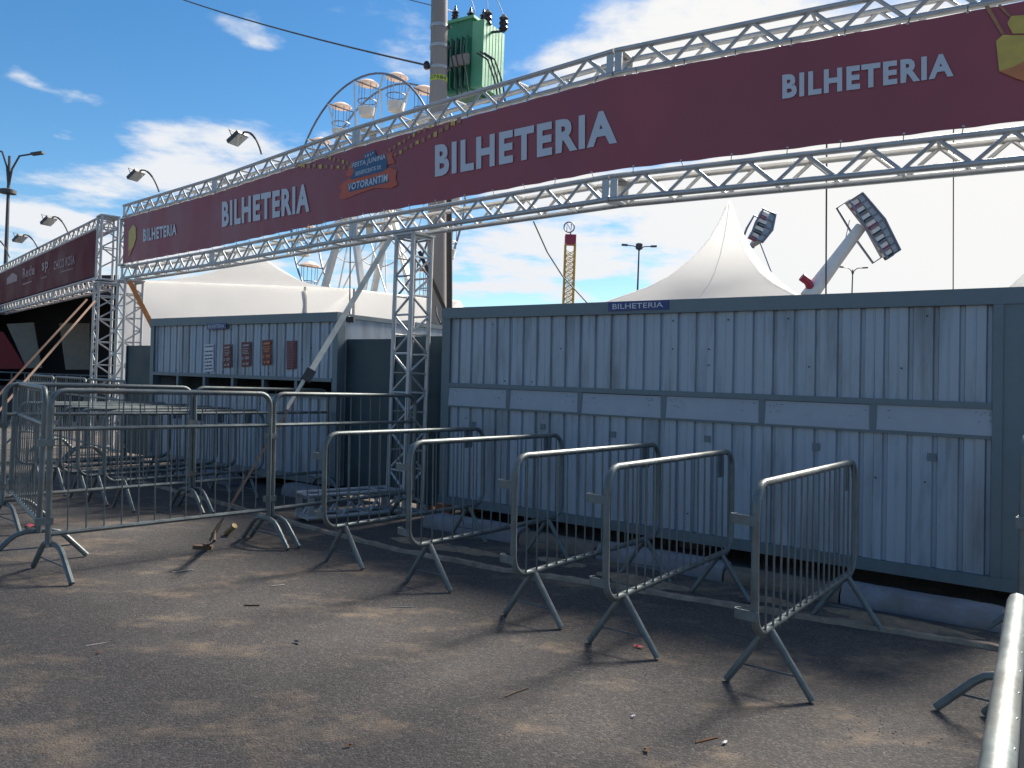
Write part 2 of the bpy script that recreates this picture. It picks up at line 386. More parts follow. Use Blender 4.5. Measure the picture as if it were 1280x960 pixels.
    fr('floor_plate', 0.06, W - .06, -depth, -.10, Z0, Z0 + .06, M_dark)
    for x in (.12, W / 2, W - .12):
        fr('support_block', x - .1, x + .1, -depth + .3, -.35, 0, Z0, M_kerbd)
    return rt
RT0, RT1 = -.36, bt(556, 480)
rb = [bt(p, 490) - RT0 for p in (1247, 1098, 958.5, 835, 730, 640, 565.5)]
booth('ticket_booth', 'long corrugated ticket booth with six closed flaps, nearest on the right', RT0, RT1, 0, rb, True, rb[0], RT1 - RT0 - rb[-1])
LT0, LT1 = bt(425, 480), bt(190, 480)
W_ = LT1 - LT0; lb = [.10 + (W_ - .2) * i / 6 for i in range(7)]
booth('ticket_booth', 'corrugated ticket booth with open dark windows and posters on it', LT0, LT1, 0, lb, False, .10, .10)
REARN = -2.9
def bt2(px, n, py=430): h = hit(px, py, BP(0, n), BP(1, n)); return (h - BP(0, n)).dot(BD)
r0, r1 = bt2(556, REARN), bt2(428, REARN)
booth('ticket_booth', 'rear corrugated booth seen over the dark hoarding behind the truss tower', r0, r1, REARN, [.1 + (r1 - r0 - .2) * i / 3 for i in range(4)], False, .1, .1, 2.52, 2.2)

# blue plates on the rails
def plate(pxs, y0s, y1s, label, base_n=.055, n=0.0, words='BILHETERIA'):
    a, b = bt2(pxs[0], n, y0s[0]), bt2(pxs[1], n, y0s[1])
    pl, pr = hit(pxs[0], y0s[0], BP(0, n), BP(1, n)), hit(pxs[1], y0s[1], BP(0, n), BP(1, n))
    ql, qr = hit(pxs[0], y1s[0], BP(0, n), BP(1, n)), hit(pxs[1], y1s[1], BP(0, n), BP(1, n))
    off = BN * base_n
    loc = (ql + qr) / 2 + off; rt = thing('booth_sign', label, 'sign', loc, BA, 'blue signs on the booth rails')
    mb = MB(); mb.prism([ql + off, qr + off, pr + off, pl + off], BN * -.008); mb.build('sign_plate', M_navy, rt, True, False)
    vs, fs = text_geo(words, .004); o2 = off + BN * .004
    def m(u, v):
        u = .08 + u * .84; v = .22 + v * .56
        return (ql * (1 - u) + qr * u) * (1 - v) + (pl * (1 - u) + pr * u) * v + o2
    tb = MB(); tb.add([m(u, v) for u, v in vs], fs); tb.build('lettering', M_white, rt, True, False)
plate((763.5, 838.5), (378.5, 375.3), (390, 387), 'blue BILHETERIA plate on the top rail of the right booth')
plate((263, 286.5), (405, 404), (412.5, 411.2), 'small blue BILHETERIA plate on the left booth rail')
plate((500, 519), (401.3, 400.5), (411.3, 410.5), 'blue plate on the rear booth rail seen through truss tower', .055, REARN)
# posters
def poster(px0, px1, y0, y1, kind, label):
    off = BN * .012
    c = [hit(px0, y1, BP(0, 0), BP(1, 0)), hit(px1, y1 - 1, BP(0, 0), BP(1, 0)), hit(px1, y0 - 1, BP(0, 0), BP(1, 0)), hit(px0, y0, BP(0, 0), BP(1, 0))]
    rt = thing('poster', label, 'poster', (c[0] + c[1]) / 2 + off, BA, 'posters taped to the left booth')
    mb = MB(); mb.grid([[c[0].lerp(c[1], i / 6).lerp(c[3].lerp(c[2], i / 6), j / 4) + off + BN * (.004 * math.sin(i * 2.2)) for i in range(7)] for j in range(5)])
    mb.build('paper', M_paper if kind == 'w' else M_poster, rt, True)
    ink = MB(); o2 = off + BN * .009
    def q(u0, v0, u1, v1):
        f = lambda u, v: c[0].lerp(c[1], u).lerp(c[3].lerp(c[2], u), v) + o2
        ink.add([f(u0, v0), f(u1, v0), f(u1, v1), f(u0, v1)], [(0, 1, 2, 3)])
    if kind == 'w':
        for v in (.9, .72, .58, .45, .33, .2, .08):
            u = .1
            while u < .85:
                d = random.uniform(.08, .25); q(u, v, min(.92, u + d), v + .045); u += d + .07
        ink.build('printed_lines', M_ink, rt, True)
    else:
        if kind == 'l':
            for k in range(17): q(.08, .05 + k * .055, random.uniform(.7, .92), .06 + k * .055 + .012)
        else:
            q(.2, .82, .85, .9); q(.12, .72, .8, .75)
            for v in (.52, .58, .64): q(.15 + random.random() * .1, v, .7 + random.random() * .2, v + .03)
            for v in (.3, .36): q(.1, v, .3, v + .04); q(.4, v, .85, v + .04)
            q(.2, .08, .4, .16); q(.5, .07, .8, .17)
        ink.build('printed_lines', M_dim if kind == 'l' else M_orgp if kind == 'y' else M_dimw, rt, True)
poster(256.5, 268, 431, 465, 'w', 'white paper notice with blue print, leftmost on the left booth')
poster(280, 290.5, 431, 460, 'p', 'small red poster right beside the white notice on booth')
poster(302.5, 315, 428, 459, 'p', 'dark red poster with white print, middle one of five')
poster(328.5, 341, 425.5, 457, 'y', 'red poster with yellow print, second from the right')
poster(359, 371.5, 426.5, 462, 'l', 'plain maroon price list poster with thin lines, rightmost on left booth')

# hoarding between the booths
def hoard(px0, px1, ytop, n, label, panels):
    a, b = hit(px1, 480, BP(0, n), BP(1, n)), hit(px0, 480, BP(0, n), BP(1, n))
    zt = hit((px0 + px1) / 2, ytop, BP(0, n), BP(1, n)).z; rt = thing('steel_hoarding', label, 'hoarding', (a.x, a.y, 0), BA, 'dark steel hoardings')
    W = (b - a).length
    for k in range(panels):
        x0, x1 = W * k / panels + .005, W * (k + 1) / panels - .005
        p = MB().box(((x0 + x1) / 2, 0, (zt + .06) / 2), (x1 - x0, .03, zt - .06)).build('panel', M_hoard, rt, smooth=False)
        q = MB()
        for x in (x0 + .02, x1 - .02): q.box((x, .025, (zt + .06) / 2), (.035, .02, zt - .08))
        q.build('edge_fold', M_hoard, p, smooth=False)
hoard(426.5, 490, 424, -.16, 'dark steel hoarding left of the middle truss tower', 1)
hoard(491, 557.5, 420.5, -.12, 'dark steel hoarding between the truss tower and the right booth', 1)
hoard(158, 194, 432, -.5, 'dark steel hoarding beside the left end of left booth', 1)

# ------------------------------------------------------------------ truss gantry
SEC_W, SEC_H, PER = .25, .215, .46
def truss_module(root, p0, p1, w, h, per, back, up=Vector((0, 0, 1)), name='truss_module', r=.026, rb_=.0165, singles=True, plates=True):
    """box truss: p0,p1 = front lower chord ends"""
    a = (p1 - p0); ln = a.length; a.normalize(); b = back.normalized(); u = up
    pm = MB()
    if plates:
        for e, s in ((p0, 1), (p1, -1)):
            q = e + a * (s * .04)
            o_, i_ = .012, -.004
            rect = lambda e_: [q + b * x + u * z for x, z in ((-e_, -e_), (w + e_, -e_), (w + e_, h + e_), (-e_, h + e_))]
            vs = [p_ + a * (.035 * t_) for t_ in (-1, 1) for p_ in rect(o_) + rect(i_)]; fs = []
            for k in range(4):
                k2 = (k + 1) % 4; fs += [(k, k2, k2 + 8, k + 8), (k + 4, k + 12, k2 + 12, k2 + 4), (k, k + 4, k2 + 4, k2), (k + 8, k2 + 8, k2 + 12, k + 12)]
            if s == 1: pm.add(vs, fs)
            else: pm2 = MB().add(vs, fs)
    mod = pm.build(name, M_alu, root, True, False)
    pm2.build('end_frame', M_alu, mod, True, False)
    for ob in (Vector(), b * w):
        for ou in (Vector(), u * h):
            MB().tube([p0 + ob + ou, p1 + ob + ou], r, 10).build('chord', M_alu, mod, True)
    n = max(2, round((ln - .12) / per)); st = (ln - .16) / n; x0 = .08
    rest = MB()
    for i in range(n):
        xa, xb, xm = x0 + i * st, x0 + (i + 1) * st, x0 + (i + .5) * st
        for (xs, ze) in ((xa, 0), (xb, 0)):
            q0, q1 = p0 + a * xs, p0 + a * xm + u * h
            if singles: MB().tube([q0, q1], rb_, 7).build('brace', M_alu, mod, True)
            else: rest.tube([q0, q1], rb_, 6)
            rest.tube([q0 + b * w, q1 + b * w], rb_, 6)
        if i % 2 == 0:
            rest.tube([p0 + a * xb, p0 + a * xb + b * w], rb_ * .9, 6); rest.tube([p0 + a * xm + u * h, p0 + a * xm + u * h + b * w], rb_ * .9, 6)
    rest.build('brace', M_alu, mod, True, kind='stuff')
    return mod
def tower(root, c, h, w, ang, name='truss_tower', z0=0.0, per=.46, r=.026, rb_=.015):
    a, b = Vector((math.cos(ang), math.sin(ang), 0)), Vector((-math.sin(ang), math.cos(ang), 0)); c = Vector((c[0], c[1], 0))
    base = MB(); base.box(c + Vector((0, 0, z0 + .012)), (w + .1, w + .1, .024), (a, b, Vector((0, 0, 1)))); top_ = MB().box(c + Vector((0, 0, h - .012)), (w + .06, w + .06, .024), (a, b, Vector((0, 0, 1))))
    t = base.build(name, M_alu, root, True, False); top_.build('top_plate', M_alu, t, True, False); cs = [c + a * (i * w / 2) + b * (j * w / 2) for i, j in ((-1, -1), (1, -1), (1, 1), (-1, 1))]
    Zv = lambda z: Vector((0, 0, z))
    for q in cs: MB().tube([q + Zv(z0 + .02), q + Zv(h - .02)], r, 10).build('chord', M_alu, t, True)
    n = max(1, round((h - z0 - .1) / per)); st = (h - z0 - .1) / n
    for k in range(4):
        A, B = cs[k], cs[(k + 1) % 4]
        for i in range(n):
            za, zb = z0 + .05 + i * st, z0 + .05 + (i + 1) * st; mid = (za + zb) / 2
            ph = st / 2 if k % 2 and i < n - 1 else 0
            MB().tube([A + Zv(zb + ph), B + Zv(zb + ph)], rb_ * .85, 7).build('rung', M_alu, t, True)
            fn_ = (A + B) / 2 - c
            if fn_.dot(-c) < 0: continue
            MB().tube([A + Zv(za + ph), B + Zv(mid + ph)], rb_, 7).build('brace', M_alu, t, True)
            MB().tube([B + Zv(mid + ph), A + Zv(zb + ph)], rb_, 7).build('brace', M_alu, t, True)
    return t
JD = [(1428, 5.35), (762, 7.44), (440, 10.0), (265, 12.85), (152, 15.27)]
J = []
for px, d in JD:
    q = ray(px, 330 if px < 500 else 240) * d; J.append(Vector((q.x, q.y, 0)))
J[0] = Vector((4.24, 5.36, 0))
ZLB, ZUB = 3.315, 4.49
gan = thing('truss_gantry', 'long aluminium truss gantry on box towers carrying the maroon BILHETERIA banner', 'truss gantry', J[1])
def backdir(p, q): d = (q - p).normalized(); return Vector((d.y, -d.x, 0)) if (Vector((d.y, -d.x, 0))).y > 0 else Vector((-d.y, d.x, 0))
for i in range(4):
    for z in (ZLB, ZUB):
        p, q = J[i], J[i + 1]; a = (q - p).normalized()
        truss_module(gan, p + a * .005 + Vector((0, 0, z)), q - a * .005 + Vector((0, 0, z)), SEC_W, SEC_H, PER, backdir(p, q))
tw = hit(503, 400, J[1], J[2]); bk = backdir(J[1], J[2])
ta = math.atan2((J[2] - J[1]).y, (J[2] - J[1]).x)
TC = Vector((tw.x, tw.y, 0)) + bk * .14
tower(gan, TC, ZLB - .03, .29, ta)
LE = J[4] + (J[4] - J[3]).normalized() * -.15 + backdir(J[3], J[4]) * .12
la = math.atan2((J[4] - J[3]).y, (J[4] - J[3]).x)
tower(gan, LE, ZLB - .03, .33, la)
tower(gan, LE + (J[4] - J[3]).normalized() * .12, ZUB - .02, .24, la, 'end_post', ZLB + SEC_H + .03)
# outrigger lying on the ground in front of the tower
og = TC + Vector((0, 0, .03)) - bk * .18
oe = og + Vector((-.80, -.68, 0)).normalized() * 1.15
sdv = Vector((.68, -.80, 0)).normalized()
truss_module(gan, og - sdv * .14 + Vector((0, 0, .02)), oe - sdv * .14 + Vector((0, 0, .02)), .28, .24, .34, sdv, name='outrigger', r=.024)

# banner
BT0, BT1 = 3.575, 4.445
SL = [0]
for i in range(4): SL.append(SL[-1] + (J[i + 1] - J[i]).length)
def bpt(s, z, off=0.0):
    s_ = max(0, min(SL[4] - 1e-6, s)); i = max(k for k in range(4) if SL[k] <= s_)
    d = (J[i + 1] - J[i]).normalized(); b = backdir(J[i], J[i + 1])
    rip = .006 * math.sin(s * 3.1) * math.sin((z - BT0) * 3.3) + .004 * math.sin(s * 15 + 2 * z) * (abs(z - (BT0 + BT1) / 2) / .44) ** 2
    return J[i] + d * (s - SL[i]) - b * (.035 + rip + off) + Vector((0, 0, z))
def bsz(px, py):
    for i in range(4):
        b = backdir(J[i], J[i + 1]) * .035
        h = hit(px, py, J[i] - b, J[i + 1] - b); t = (h - J[i] + b).dot((J[i + 1] - J[i]).normalized())
        if -1e-3 <= t <= SL[i + 1] - SL[i] + 1e-3 and h.y > 0: return SL[i] + t, h.z
    return (SL[4], h.z) if px < 300 else (0, h.z)
ban = thing('banner', 'long maroon BILHETERIA banner strung between the upper and lower truss', 'banner', J[1] + Vector((0, 0, BT0)))
s_end = SL[4] - .13
rows = []
for side in (0, .003):
    pass
mb = MB(); NS = 320
def bz(i, j):
    s_ = .02 + (s_end - .02) * i / NS; sc_ = .005 * abs(math.sin(math.pi * (s_ - .2) / .42)); return BT0 + (BT1 - BT0) * j / 8 + (sc_ if j == 0 else -sc_ if j == 8 else 0)
mb.grid([[bpt(.02 + (s_end - .02) * i / NS, bz(i, j)) for i in range(NS + 1)] for j in range(9)])
mb.build('vinyl_sheet', M_vinyl, ban, True)
mb = MB()
mb.grid([[bpt(.02 + (s_end - .02) * i / NS, bz(i, j), -.004) for i in range(NS + 1)] for j in range(9)])
mb.build('white_backing', M_backing, ban, True)
def decal(parent, name, polys, m, layer=1, fn=None):
    fn = fn or (lambda x, y: bpt(*bsz(x, y), .006 + .003 * layer)); b = MB()
    for poly in polys: b.add([fn(x, y) for x, y in poly], [list(range(len(poly)))])
    return b.build(name, m, parent, True, False)
def textquad(parent, body, bl, br, tr, tl, m, layer=2, bold=.042, sz=bsz, pt=bpt, shear=0.0, name='lettering'):
    vs, fs = text_geo(body, bold, shear); c = [sz(*q) for q in (bl, br, tr, tl)]; b = MB()
    def f(u, v):
        s = (c[0][0] * (1 - u) + c[1][0] * u) * (1 - v) + (c[3][0] * (1 - u) + c[2][0] * u) * v
        z = (c[0][1] * (1 - u) + c[1][1] * u) * (1 - v) + (c[3][1] * (1 - u) + c[2][1] * u) * v
        return pt(s, z, .006 + .003 * layer)
    b.add([f(u, v) for u, v in vs], fs); return b.build(name, m, parent, True, False)
for q in (((545, 221.5), (772, 179), (772, 136), (545, 182)), ((278, 284), (388, 264.5), (388, 229), (278, 252.5)),
          ((978.5, 124.5), (1192, 95.5), (1192, 66), (978.5, 94.5)), ((180, 302.5), (221.5, 293.5), (221.5, 279.5), (180, 286.5))):
    textquad(ban, 'BILHETERIA', *q, M_white)
z12 = lambda pts: [(410 + x / 12.8, 180 + y / 12.8) for x, y in pts]
rib = decal(ban, 'festival_ribbon', [z12([(285, 515), (395, 270), (470, 300), (380, 525)]), z12([(925, 155), (1050, 138), (1038, 220), (1090, 305), (950, 335)]),
      z12([(180, 872), (235, 740), (190, 680), (310, 570), (1000, 380), (1112, 430), (1090, 560), (1130, 650), (1020, 712), (760, 705), (500, 790), (280, 885)])], M_redp, 1)
decal(ban, 'ribbon_blue_boxes', [z12([(585, 160), (760, 100), (785, 205), (930, 160), (960, 300), (945, 400), (880, 445), (370, 568), (420, 430), (385, 300), (590, 230)]), z12([(320, 650), (960, 480), (985, 610), (345, 768)])], M_blueprint, 2)  # blue boxes printed behind the festival lettering
textquad(ban, '101ª', *z12([(605, 225), (748, 175), (742, 130), (600, 178)]), M_white, 3, .02)
textquad(ban, 'FESTA JUNINA', *z12([(388, 412), (938, 262), (925, 160), (400, 310)]), M_white, 3, .02, shear=.15)
textquad(ban, 'BENEFICENTE DE', *z12([(455, 515), (862, 395), (855, 335), (455, 448)]), M_white, 3, .015)
textquad(ban, 'VOTORANTIM', *z12([(335, 752), (975, 598), (970, 475), (335, 640)]), M_white, 3, .03, shear=.15)
def bunting(pts, n, h):
    fl = [[], []]
    for i in range(n):
        t = i / (n - 1) * (len(pts) - 1); k = min(int(t), len(pts) - 2); f = t - k
        x = pts[k][0] * (1 - f) + pts[k + 1][0] * f; y = pts[k][1] * (1 - f) + pts[k + 1][1] * f
        hh = h[0] * (1 - i / (n - 1)) + h[1] * i / (n - 1); ww = hh * .38
        fl[i % 3 == 1].append([(x - ww, y + ww * .3), (x + ww, y - ww * .3), (x + ww * .9, y + hh), (x, y + hh * (.7 if i % 2 else 1.1)), (x - ww * .9, y + hh)])
    return fl
fa, fb = [], []
for a_ in (([(574, 147), (545, 165), (515, 180), (488, 196)], 13, (7, 4)), ([(545, 153), (515, 168), (488, 186)], 10, (5, 4)),
           ([(372, 204), (405, 206), (438, 208)], 10, (6, 4)), ([(408, 195), (424, 199), (440, 203)], 7, (4, 4))):
    q = bunting(*a_); fa += q[0]; fb += q[1]
for o_ in (decal(ban, 'bunting_print', fa, M_tan, 1), decal(ban, 'bunting_print', fb, M_yel, 1)): o_['kind'] = 'stuff'
decal(ban, 'lantern_print', [[(1245, 52), (1254, 44), (1264, 45), (1300, 44), (1300, 78), (1268, 84), (1249, 90)], [(1259, 30), (1264, 21), (1300, 18), (1300, 42), (1266, 43)]], M_yel, 1)
decal(ban, 'lantern_print', [[(1249, 90), (1268, 84), (1300, 66), (1300, 108), (1270, 99)]], M_orgp, 2)
decal(ban, 'lantern_cord_print', [[(1230, 8), (1236, 7), (1256, 43), (1252, 44)], [(1247, 7), (1251, 6), (1264, 21), (1261, 22)]], M_tan, 1)
decal(ban, 'lantern_print', [[(161.5, 290), (167, 281), (170.5, 284), (171, 298), (168, 308), (161.5, 314)]], M_yel, 1)
decal(ban, 'lantern_print', [[(161.5, 314), (168, 308), (163, 319), (160.5, 321)]], M_orgp, 1)
ties = MB(); tg = MB()
s = .2
while s < s_end:
    for z, dz in ((BT0 + .015, -.055), (BT1 - .015, .06)):
        q = bpt(s, z, .006); ties.lathe(q, [(.004, -.008), (.011, -.004), (.011, .004), (.004, .008)], 6); tg.tube([q, bpt(s + random.uniform(-.02, .02), z + dz, -.012)], .0035, 5)
    s += .42 + random.uniform(-.05, .05)
ties.build('eyelet', M_white, ban, True, kind='stuff'); tg.build('cable_tie', M_wire, ban, True, kind='stuff')

# ------------------------------------------------------------------ second gantry, far left
K = [P(121, 345, 16.0), P(60, 345, 19.3), P(20, 345, 22.6), P(-12, 345, 25.9)]
K = [Vector((k.x, k.y, 0)) for k in K]
kd = (K[3] - K[0]).normalized(); K = [K[0] + kd * (4.0 * i) for i in range(4)]
YLB, YUB = 3.19, 4.40
gan2 = thing('truss_gantry', 'smaller truss gantry at far left in front of the dark stage', 'truss gantry', K[0])
for i in range(3):
    for z in (YLB, YUB):
        truss_module(gan2, K[i] + kd * .005 + Vector((0, 0, z)), K[i + 1] - kd * .005 + Vector((0, 0, z)), .28, .2, .45, backdir(K[0], K[1]), singles=False)
ka = math.atan2(kd.y, kd.x); kb = backdir(K[0], K[1])
T2C = K[0] - kd * .22 + kb * .12
tower(gan2, T2C, YLB + .1, .34, ka); tower(gan2, T2C, 4.62, .30, ka, 'end_post', YLB + .13)
def kpt(s, z, off=0.0): return K[0] + kd * s - kb * (.035 + off) + Vector((0, 0, z))
def ksz(px, py):
    h = hit(px, py, K[0] - kb * .035, K[3] - kb * .035); return (h - K[0]).dot(kd), h.z
ban2 = thing('banner', 'dark maroon sponsor banner with faded logos on the far left gantry', 'banner', K[0] + Vector((0, 0, 3.44)))
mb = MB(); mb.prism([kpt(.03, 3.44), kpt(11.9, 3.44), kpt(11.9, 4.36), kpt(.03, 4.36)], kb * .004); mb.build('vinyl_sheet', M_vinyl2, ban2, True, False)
kdec = lambda x, y: kpt(*ksz(x, y), .009)
textquad(ban2, 'CHICO ROSA', (68, 338), (94, 330), (94, 318), (68, 327), M_dim, 2, .02, ksz, kpt)
textquad(ban2, 'sp', (53, 343), (61, 339), (61, 326), (53, 329), M_dim, 2, .03, ksz, kpt)
textquad(ban2, 'Rede', (29, 348), (44, 343), (44, 330), (29, 336), M_dim, 2, .02, ksz, kpt)
decal(ban2, 'logo_print', [[(9, 356), (22, 351), (22, 344), (16, 341), (9, 348)]], M_dim, 1, kdec)
decal(ban2, 'logo_print', [[(29, 356.5), (40, 352.5), (40, 351), (29, 355)], [(52, 348.5), (59, 346), (59, 345), (52, 347.5)], [(76, 341), (92, 336), (92, 335), (76, 340)]], M_dim, 1, kdec)

# stage behind it
sA, sB = P(141, 480, 24.5), P(-60, 480, 26.5)
stg = thing('stage', 'dark covered stage with slanted red and grey cloth panels behind the far left gantry', 'stage', (sA.x, sA.y, 0))
sA.z = sB.z = 0; sv = Vector((-.50, 1, 0)); sx_ = (sB - sA)
def slab(nm, u0, u1, v0, v1, z0, z1, m):
    q = [sA + sx_ * u + sv * v for u, v in ((u0, v0), (u1, v0), (u1, v1), (u0, v1))]
    return MB().prism([p + Vector((0, 0, z0)) for p in q], (0, 0, z1 - z0)).build(nm, m, stg, True, False)
slab('deck', 0, 1, 0, 4, .75, .9, M_dark); slab('deck_skirt', 0, 1, -.04, 0, .02, .74, M_dark)
slab('back_wall', 0, 1, 4, 4.1, .02, 4.4, M_dark); slab('roof', -.01, 1, -.4, 4.2, 4.3, 4.42, M_dark)
slab('side_wall', -.012, 0, 0, 4, .02, 4.3, M_dark); slab('side_wall', 1, 1.01, 0, 4, .02, 4.3, M_dark)
slab('roof_fascia', -.01, 1, -.46, -.41, 3.75, 4.42, M_dark)
for k, (pts, m) in enumerate(((((74, 404), (112, 404), (112, 462), (82, 462)), M_stagew), (((8, 405), (42, 403), (52, 460), (33, 460)), M_stagew), (((-30, 410), (4, 415), (33, 461), (-30, 461)), M_stager))):
    q = [P(x, y, 26.2) for x, y in pts]; MB().prism(q, (0, .05, 0)).build('cloth_panel', m, stg, True, False)
rl = MB()
for z in (1.1, 1.35): rl.tube([sA + sx_ * .02 + sv * .1 + Vector((0, 0, z)), sA + sx_ + sv * .1 + Vector((0, 0, z))], .025, 6)
for i in range(12): q = sA + sx_ * (.02 + i * .085) + sv * .1; rl.tube([q + Vector((0, 0, .9)), q + Vector((0, 0, 1.36))], .02, 6)
rl.build('front_rail', M_frame, stg, True)

# ------------------------------------------------------------------ crowd barriers
def rrect(x0, x1, z0, z1, r, n=5):
    out = []
    for cx, cz, a0 in ((x0 + r, z0 + r, 180), (x1 - r, z0 + r, 270), (x1 - r, z1 - r, 0), (x0 + r, z1 - r, 90)):
        for k in range(n + 1): a = R(a0 + 90 * k / n); out.append((cx + r * math.cos(a), 0, cz + r * math.sin(a)))
    return out
def lane_barrier(label, group):
    Lb, zt, zb = 2.03, 1.10, .335
    rt = thing('crowd_barrier', label, 'barrier', (0, 0, 0), 0, group)
    MB().tube(rrect(0, Lb, zb, zt, .13), .021, 10, True).build('tube_frame', M_galv, rt)
    rod = MB().tube([(0, -.012, zb - .024), (0, -.016, zb + .03), (0, -.016, zt - .03), (0, -.012, zt + .012)], .0062, 6).mesh('bar', M_rod); n = 17
    for i in range(1, n):
        o = mesh_part('bar', rod, rt); o.location = (Lb * i / n, 0, 0)
    for x in (.22, Lb - .22):
        for s in (-1, 1): MB().tube([(x, s * .012, zb - .01), (x, s * .225, .012)], .019, 9).build('leg', M_galv, rt)
        MB().tube([(x, -.15, .115), (x, .15, .115)], .006, 6).build('leg_tie', M_rod, rt)
    for z, nm, ln in ((.895, 'upper_hook', .125), (.42, 'lower_hook', .10)):
        h = MB(); pts = [(-.026, -.02), (-.030, .0), (-.026, .03), (-.024, ln - .02), (-.012, ln), (.012, ln), (.022, ln - .02)]
        pr = [(x, y, z) for x, y in pts] + [(x + (.006 if x < 0 else -.006), y - .004, z) for x, y in pts[::-1]]
        h.prism(pr, (0, 0, .05)); h.build(nm, M_hook, rt, smooth=False)
    MB().box((Lb - .235, 0, zt - .10), (.125, .004, .17)).build('name_plate', M_frame, rt, smooth=False)
    return rt
def queue_barrier(label, group):
    Lb, zt, zm, zb = 1.87, 1.39, 1.10, .32
    rt = thing('crowd_barrier', label, 'barrier', (0, 0, 0), 0, group)
    top = [(0, 0, .25)] + [p for p in rrect(0, Lb, .1, zt, .11)[6 * 2:]][::-1] + [(Lb, 0, .25)]
    pts = [(0, 0, .24), (0, 0, zt - .12)] + [(.11 - .11 * math.cos(R(a)), 0, zt - .11 + .11 * math.sin(R(a))) for a in range(0, 91, 18)] + \
          [(Lb - .11 + .11 * math.sin(R(a)), 0, zt - .11 + .11 * math.cos(R(a))) for a in range(0, 91, 18)] + [(Lb, 0, zt - .12), (Lb, 0, .24)]
    MB().tube(pts, .022, 10).build('tube_frame', M_galv, rt)
    MB().tube([(.01, 0, zm), (Lb - .01, 0, zm)], .017, 8).build('middle_rail', M_galv, rt)
    MB().tube([(.01, 0, zb), (Lb - .01, 0, zb)], .019, 8).build('bottom_rail', M_galv, rt)
    rod = MB().tube([(0, 0, zb), (0, 0, zt)], .0055, 6).mesh('bar', M_rod); n = 14
    for i in range(1, n): o = mesh_part('bar', rod, rt); o.location = (Lb * i / n, 0, 0)
    for x in (.03, Lb - .03):
        pl = [(x, -.36, .015), (x, -.20, .185), (x, -.15, .225), (x, -.08, .245), (x, .08, .245), (x, .15, .225), (x, .20, .185), (x, .36, .015)]
        MB().tube(pl, .021, 9).build('arched_foot', M_galv, rt); MB().tube([(x, -.27, .11), (x, .27, .11)], .006, 6).build('foot_tie', M_rod, rt)
    for z in (.42, 1.0):
        MB().box((-.03, 0, z), (.11, .05, .05)).build('hook', M_galv, rt, smooth=False)
    return rt
def shear_children(rt, kx, ky):
    done = set()
    for ch in rt.children:
        if ch.data and ch.data.name not in done:
            done.add(ch.data.name)
            for v in ch.data.vertices: v.co.x += kx * v.co.z; v.co.y += ky * v.co.z
GL, GQ = 'lane barriers standing end-on to the booths', 'arch-footed queue barriers'
t1 = lane_barrier('', GL); shear_children(t1, -.014, .019)
lanes = [((-1.473, 6.4439, .922), 'crowd barrier in front of the truss tower, first of the right booth lanes'),
         ((-.7101, 5.848, .9254), 'crowd barrier facing the left end of the right booth'),
         ((.0592, 5.06, .928), 'crowd barrier with a scuff on its top bar, third of the right booth lanes'),
         ((.5848, 4.5434, .955), 'crowd barrier with dark tape on its far tube, second nearest in right booth lanes'),
         ((1.2655, 3.9855, .9374), 'tall looking nearest crowd barrier in front of the right booth')]
for k, s in enumerate((0, .59, 1.02, 1.6, 2.2)):
    lanes.append(((-4.4 - .805 * s, 8.68 + .593 * s, .925), ['crowd barrier nearest the viewer among left booth lanes', 'second crowd barrier back among the left booth lanes', 'third crowd barrier back among left booth lanes',
        'fourth crowd barrier back among left booth lanes', 'fifth crowd barrier back among left booth lanes', 'farthest crowd barrier of the left booth lanes'][k]))
lanes.append(((.150, .245, .984), 'closest crowd barrier at the lower right edge, its sunlit top bar cut by the frame'))
for i, ((x, y, a), lab) in enumerate(lanes):
    o = t1 if i == 0 else copy_tree(t1)
    o.location = (x, y, 0); o.rotation_euler.z = a; o['label'] = lab
t2 = queue_barrier('', GQ); shear_children(t2, -.01, .014)
def ang(p, q): return math.atan2(q[1] - p[1], q[0] - p[0])
qs = [((-3.40, 5.92), (-2.20, 7.36), 'front queue barrier with arched feet at the left of the open asphalt'),
      ((-2.18, 7.40), (-1.06, 8.88), 'queue barrier running from the strap to the truss tower'),
      ((-4.90, 7.84), (-3.47, 6.02), 'queue barrier slanting back at the left edge of the photo'),
      ((-4.78, 7.55), (-3.60, 8.98), 'queue barrier parallel behind the front one, left piece'),
      ((-3.56, 9.02), (-2.42, 10.45), 'queue barrier behind the front one, next to the left booth'),
      ((2.45, 3.75), (3.60, 5.22), 'queue barrier standing at the right edge beside the booth corner'),
      ((2.50, 3.60), (4.25, 4.26), 'queue barrier whose paired foot shows at the right edge, mostly out of frame'),
      ((-5.8, 12.0), (-7.1, 13.35), 'far queue barrier beside the left end of left booth'),
      ((-7.15, 13.4), (-8.45, 14.75), 'far queue barrier in front of the dark stage'),
      ((-8.5, 14.8), (-9.8, 16.15), 'farthest queue barrier left of the stage')]
for i, (p, q, lab) in enumerate(qs):
    o = t2 if i == 0 else copy_tree(t2)
    o.location = (p[0], p[1], 0); o.rotation_euler.z = ang(p, q); o['label'] = lab

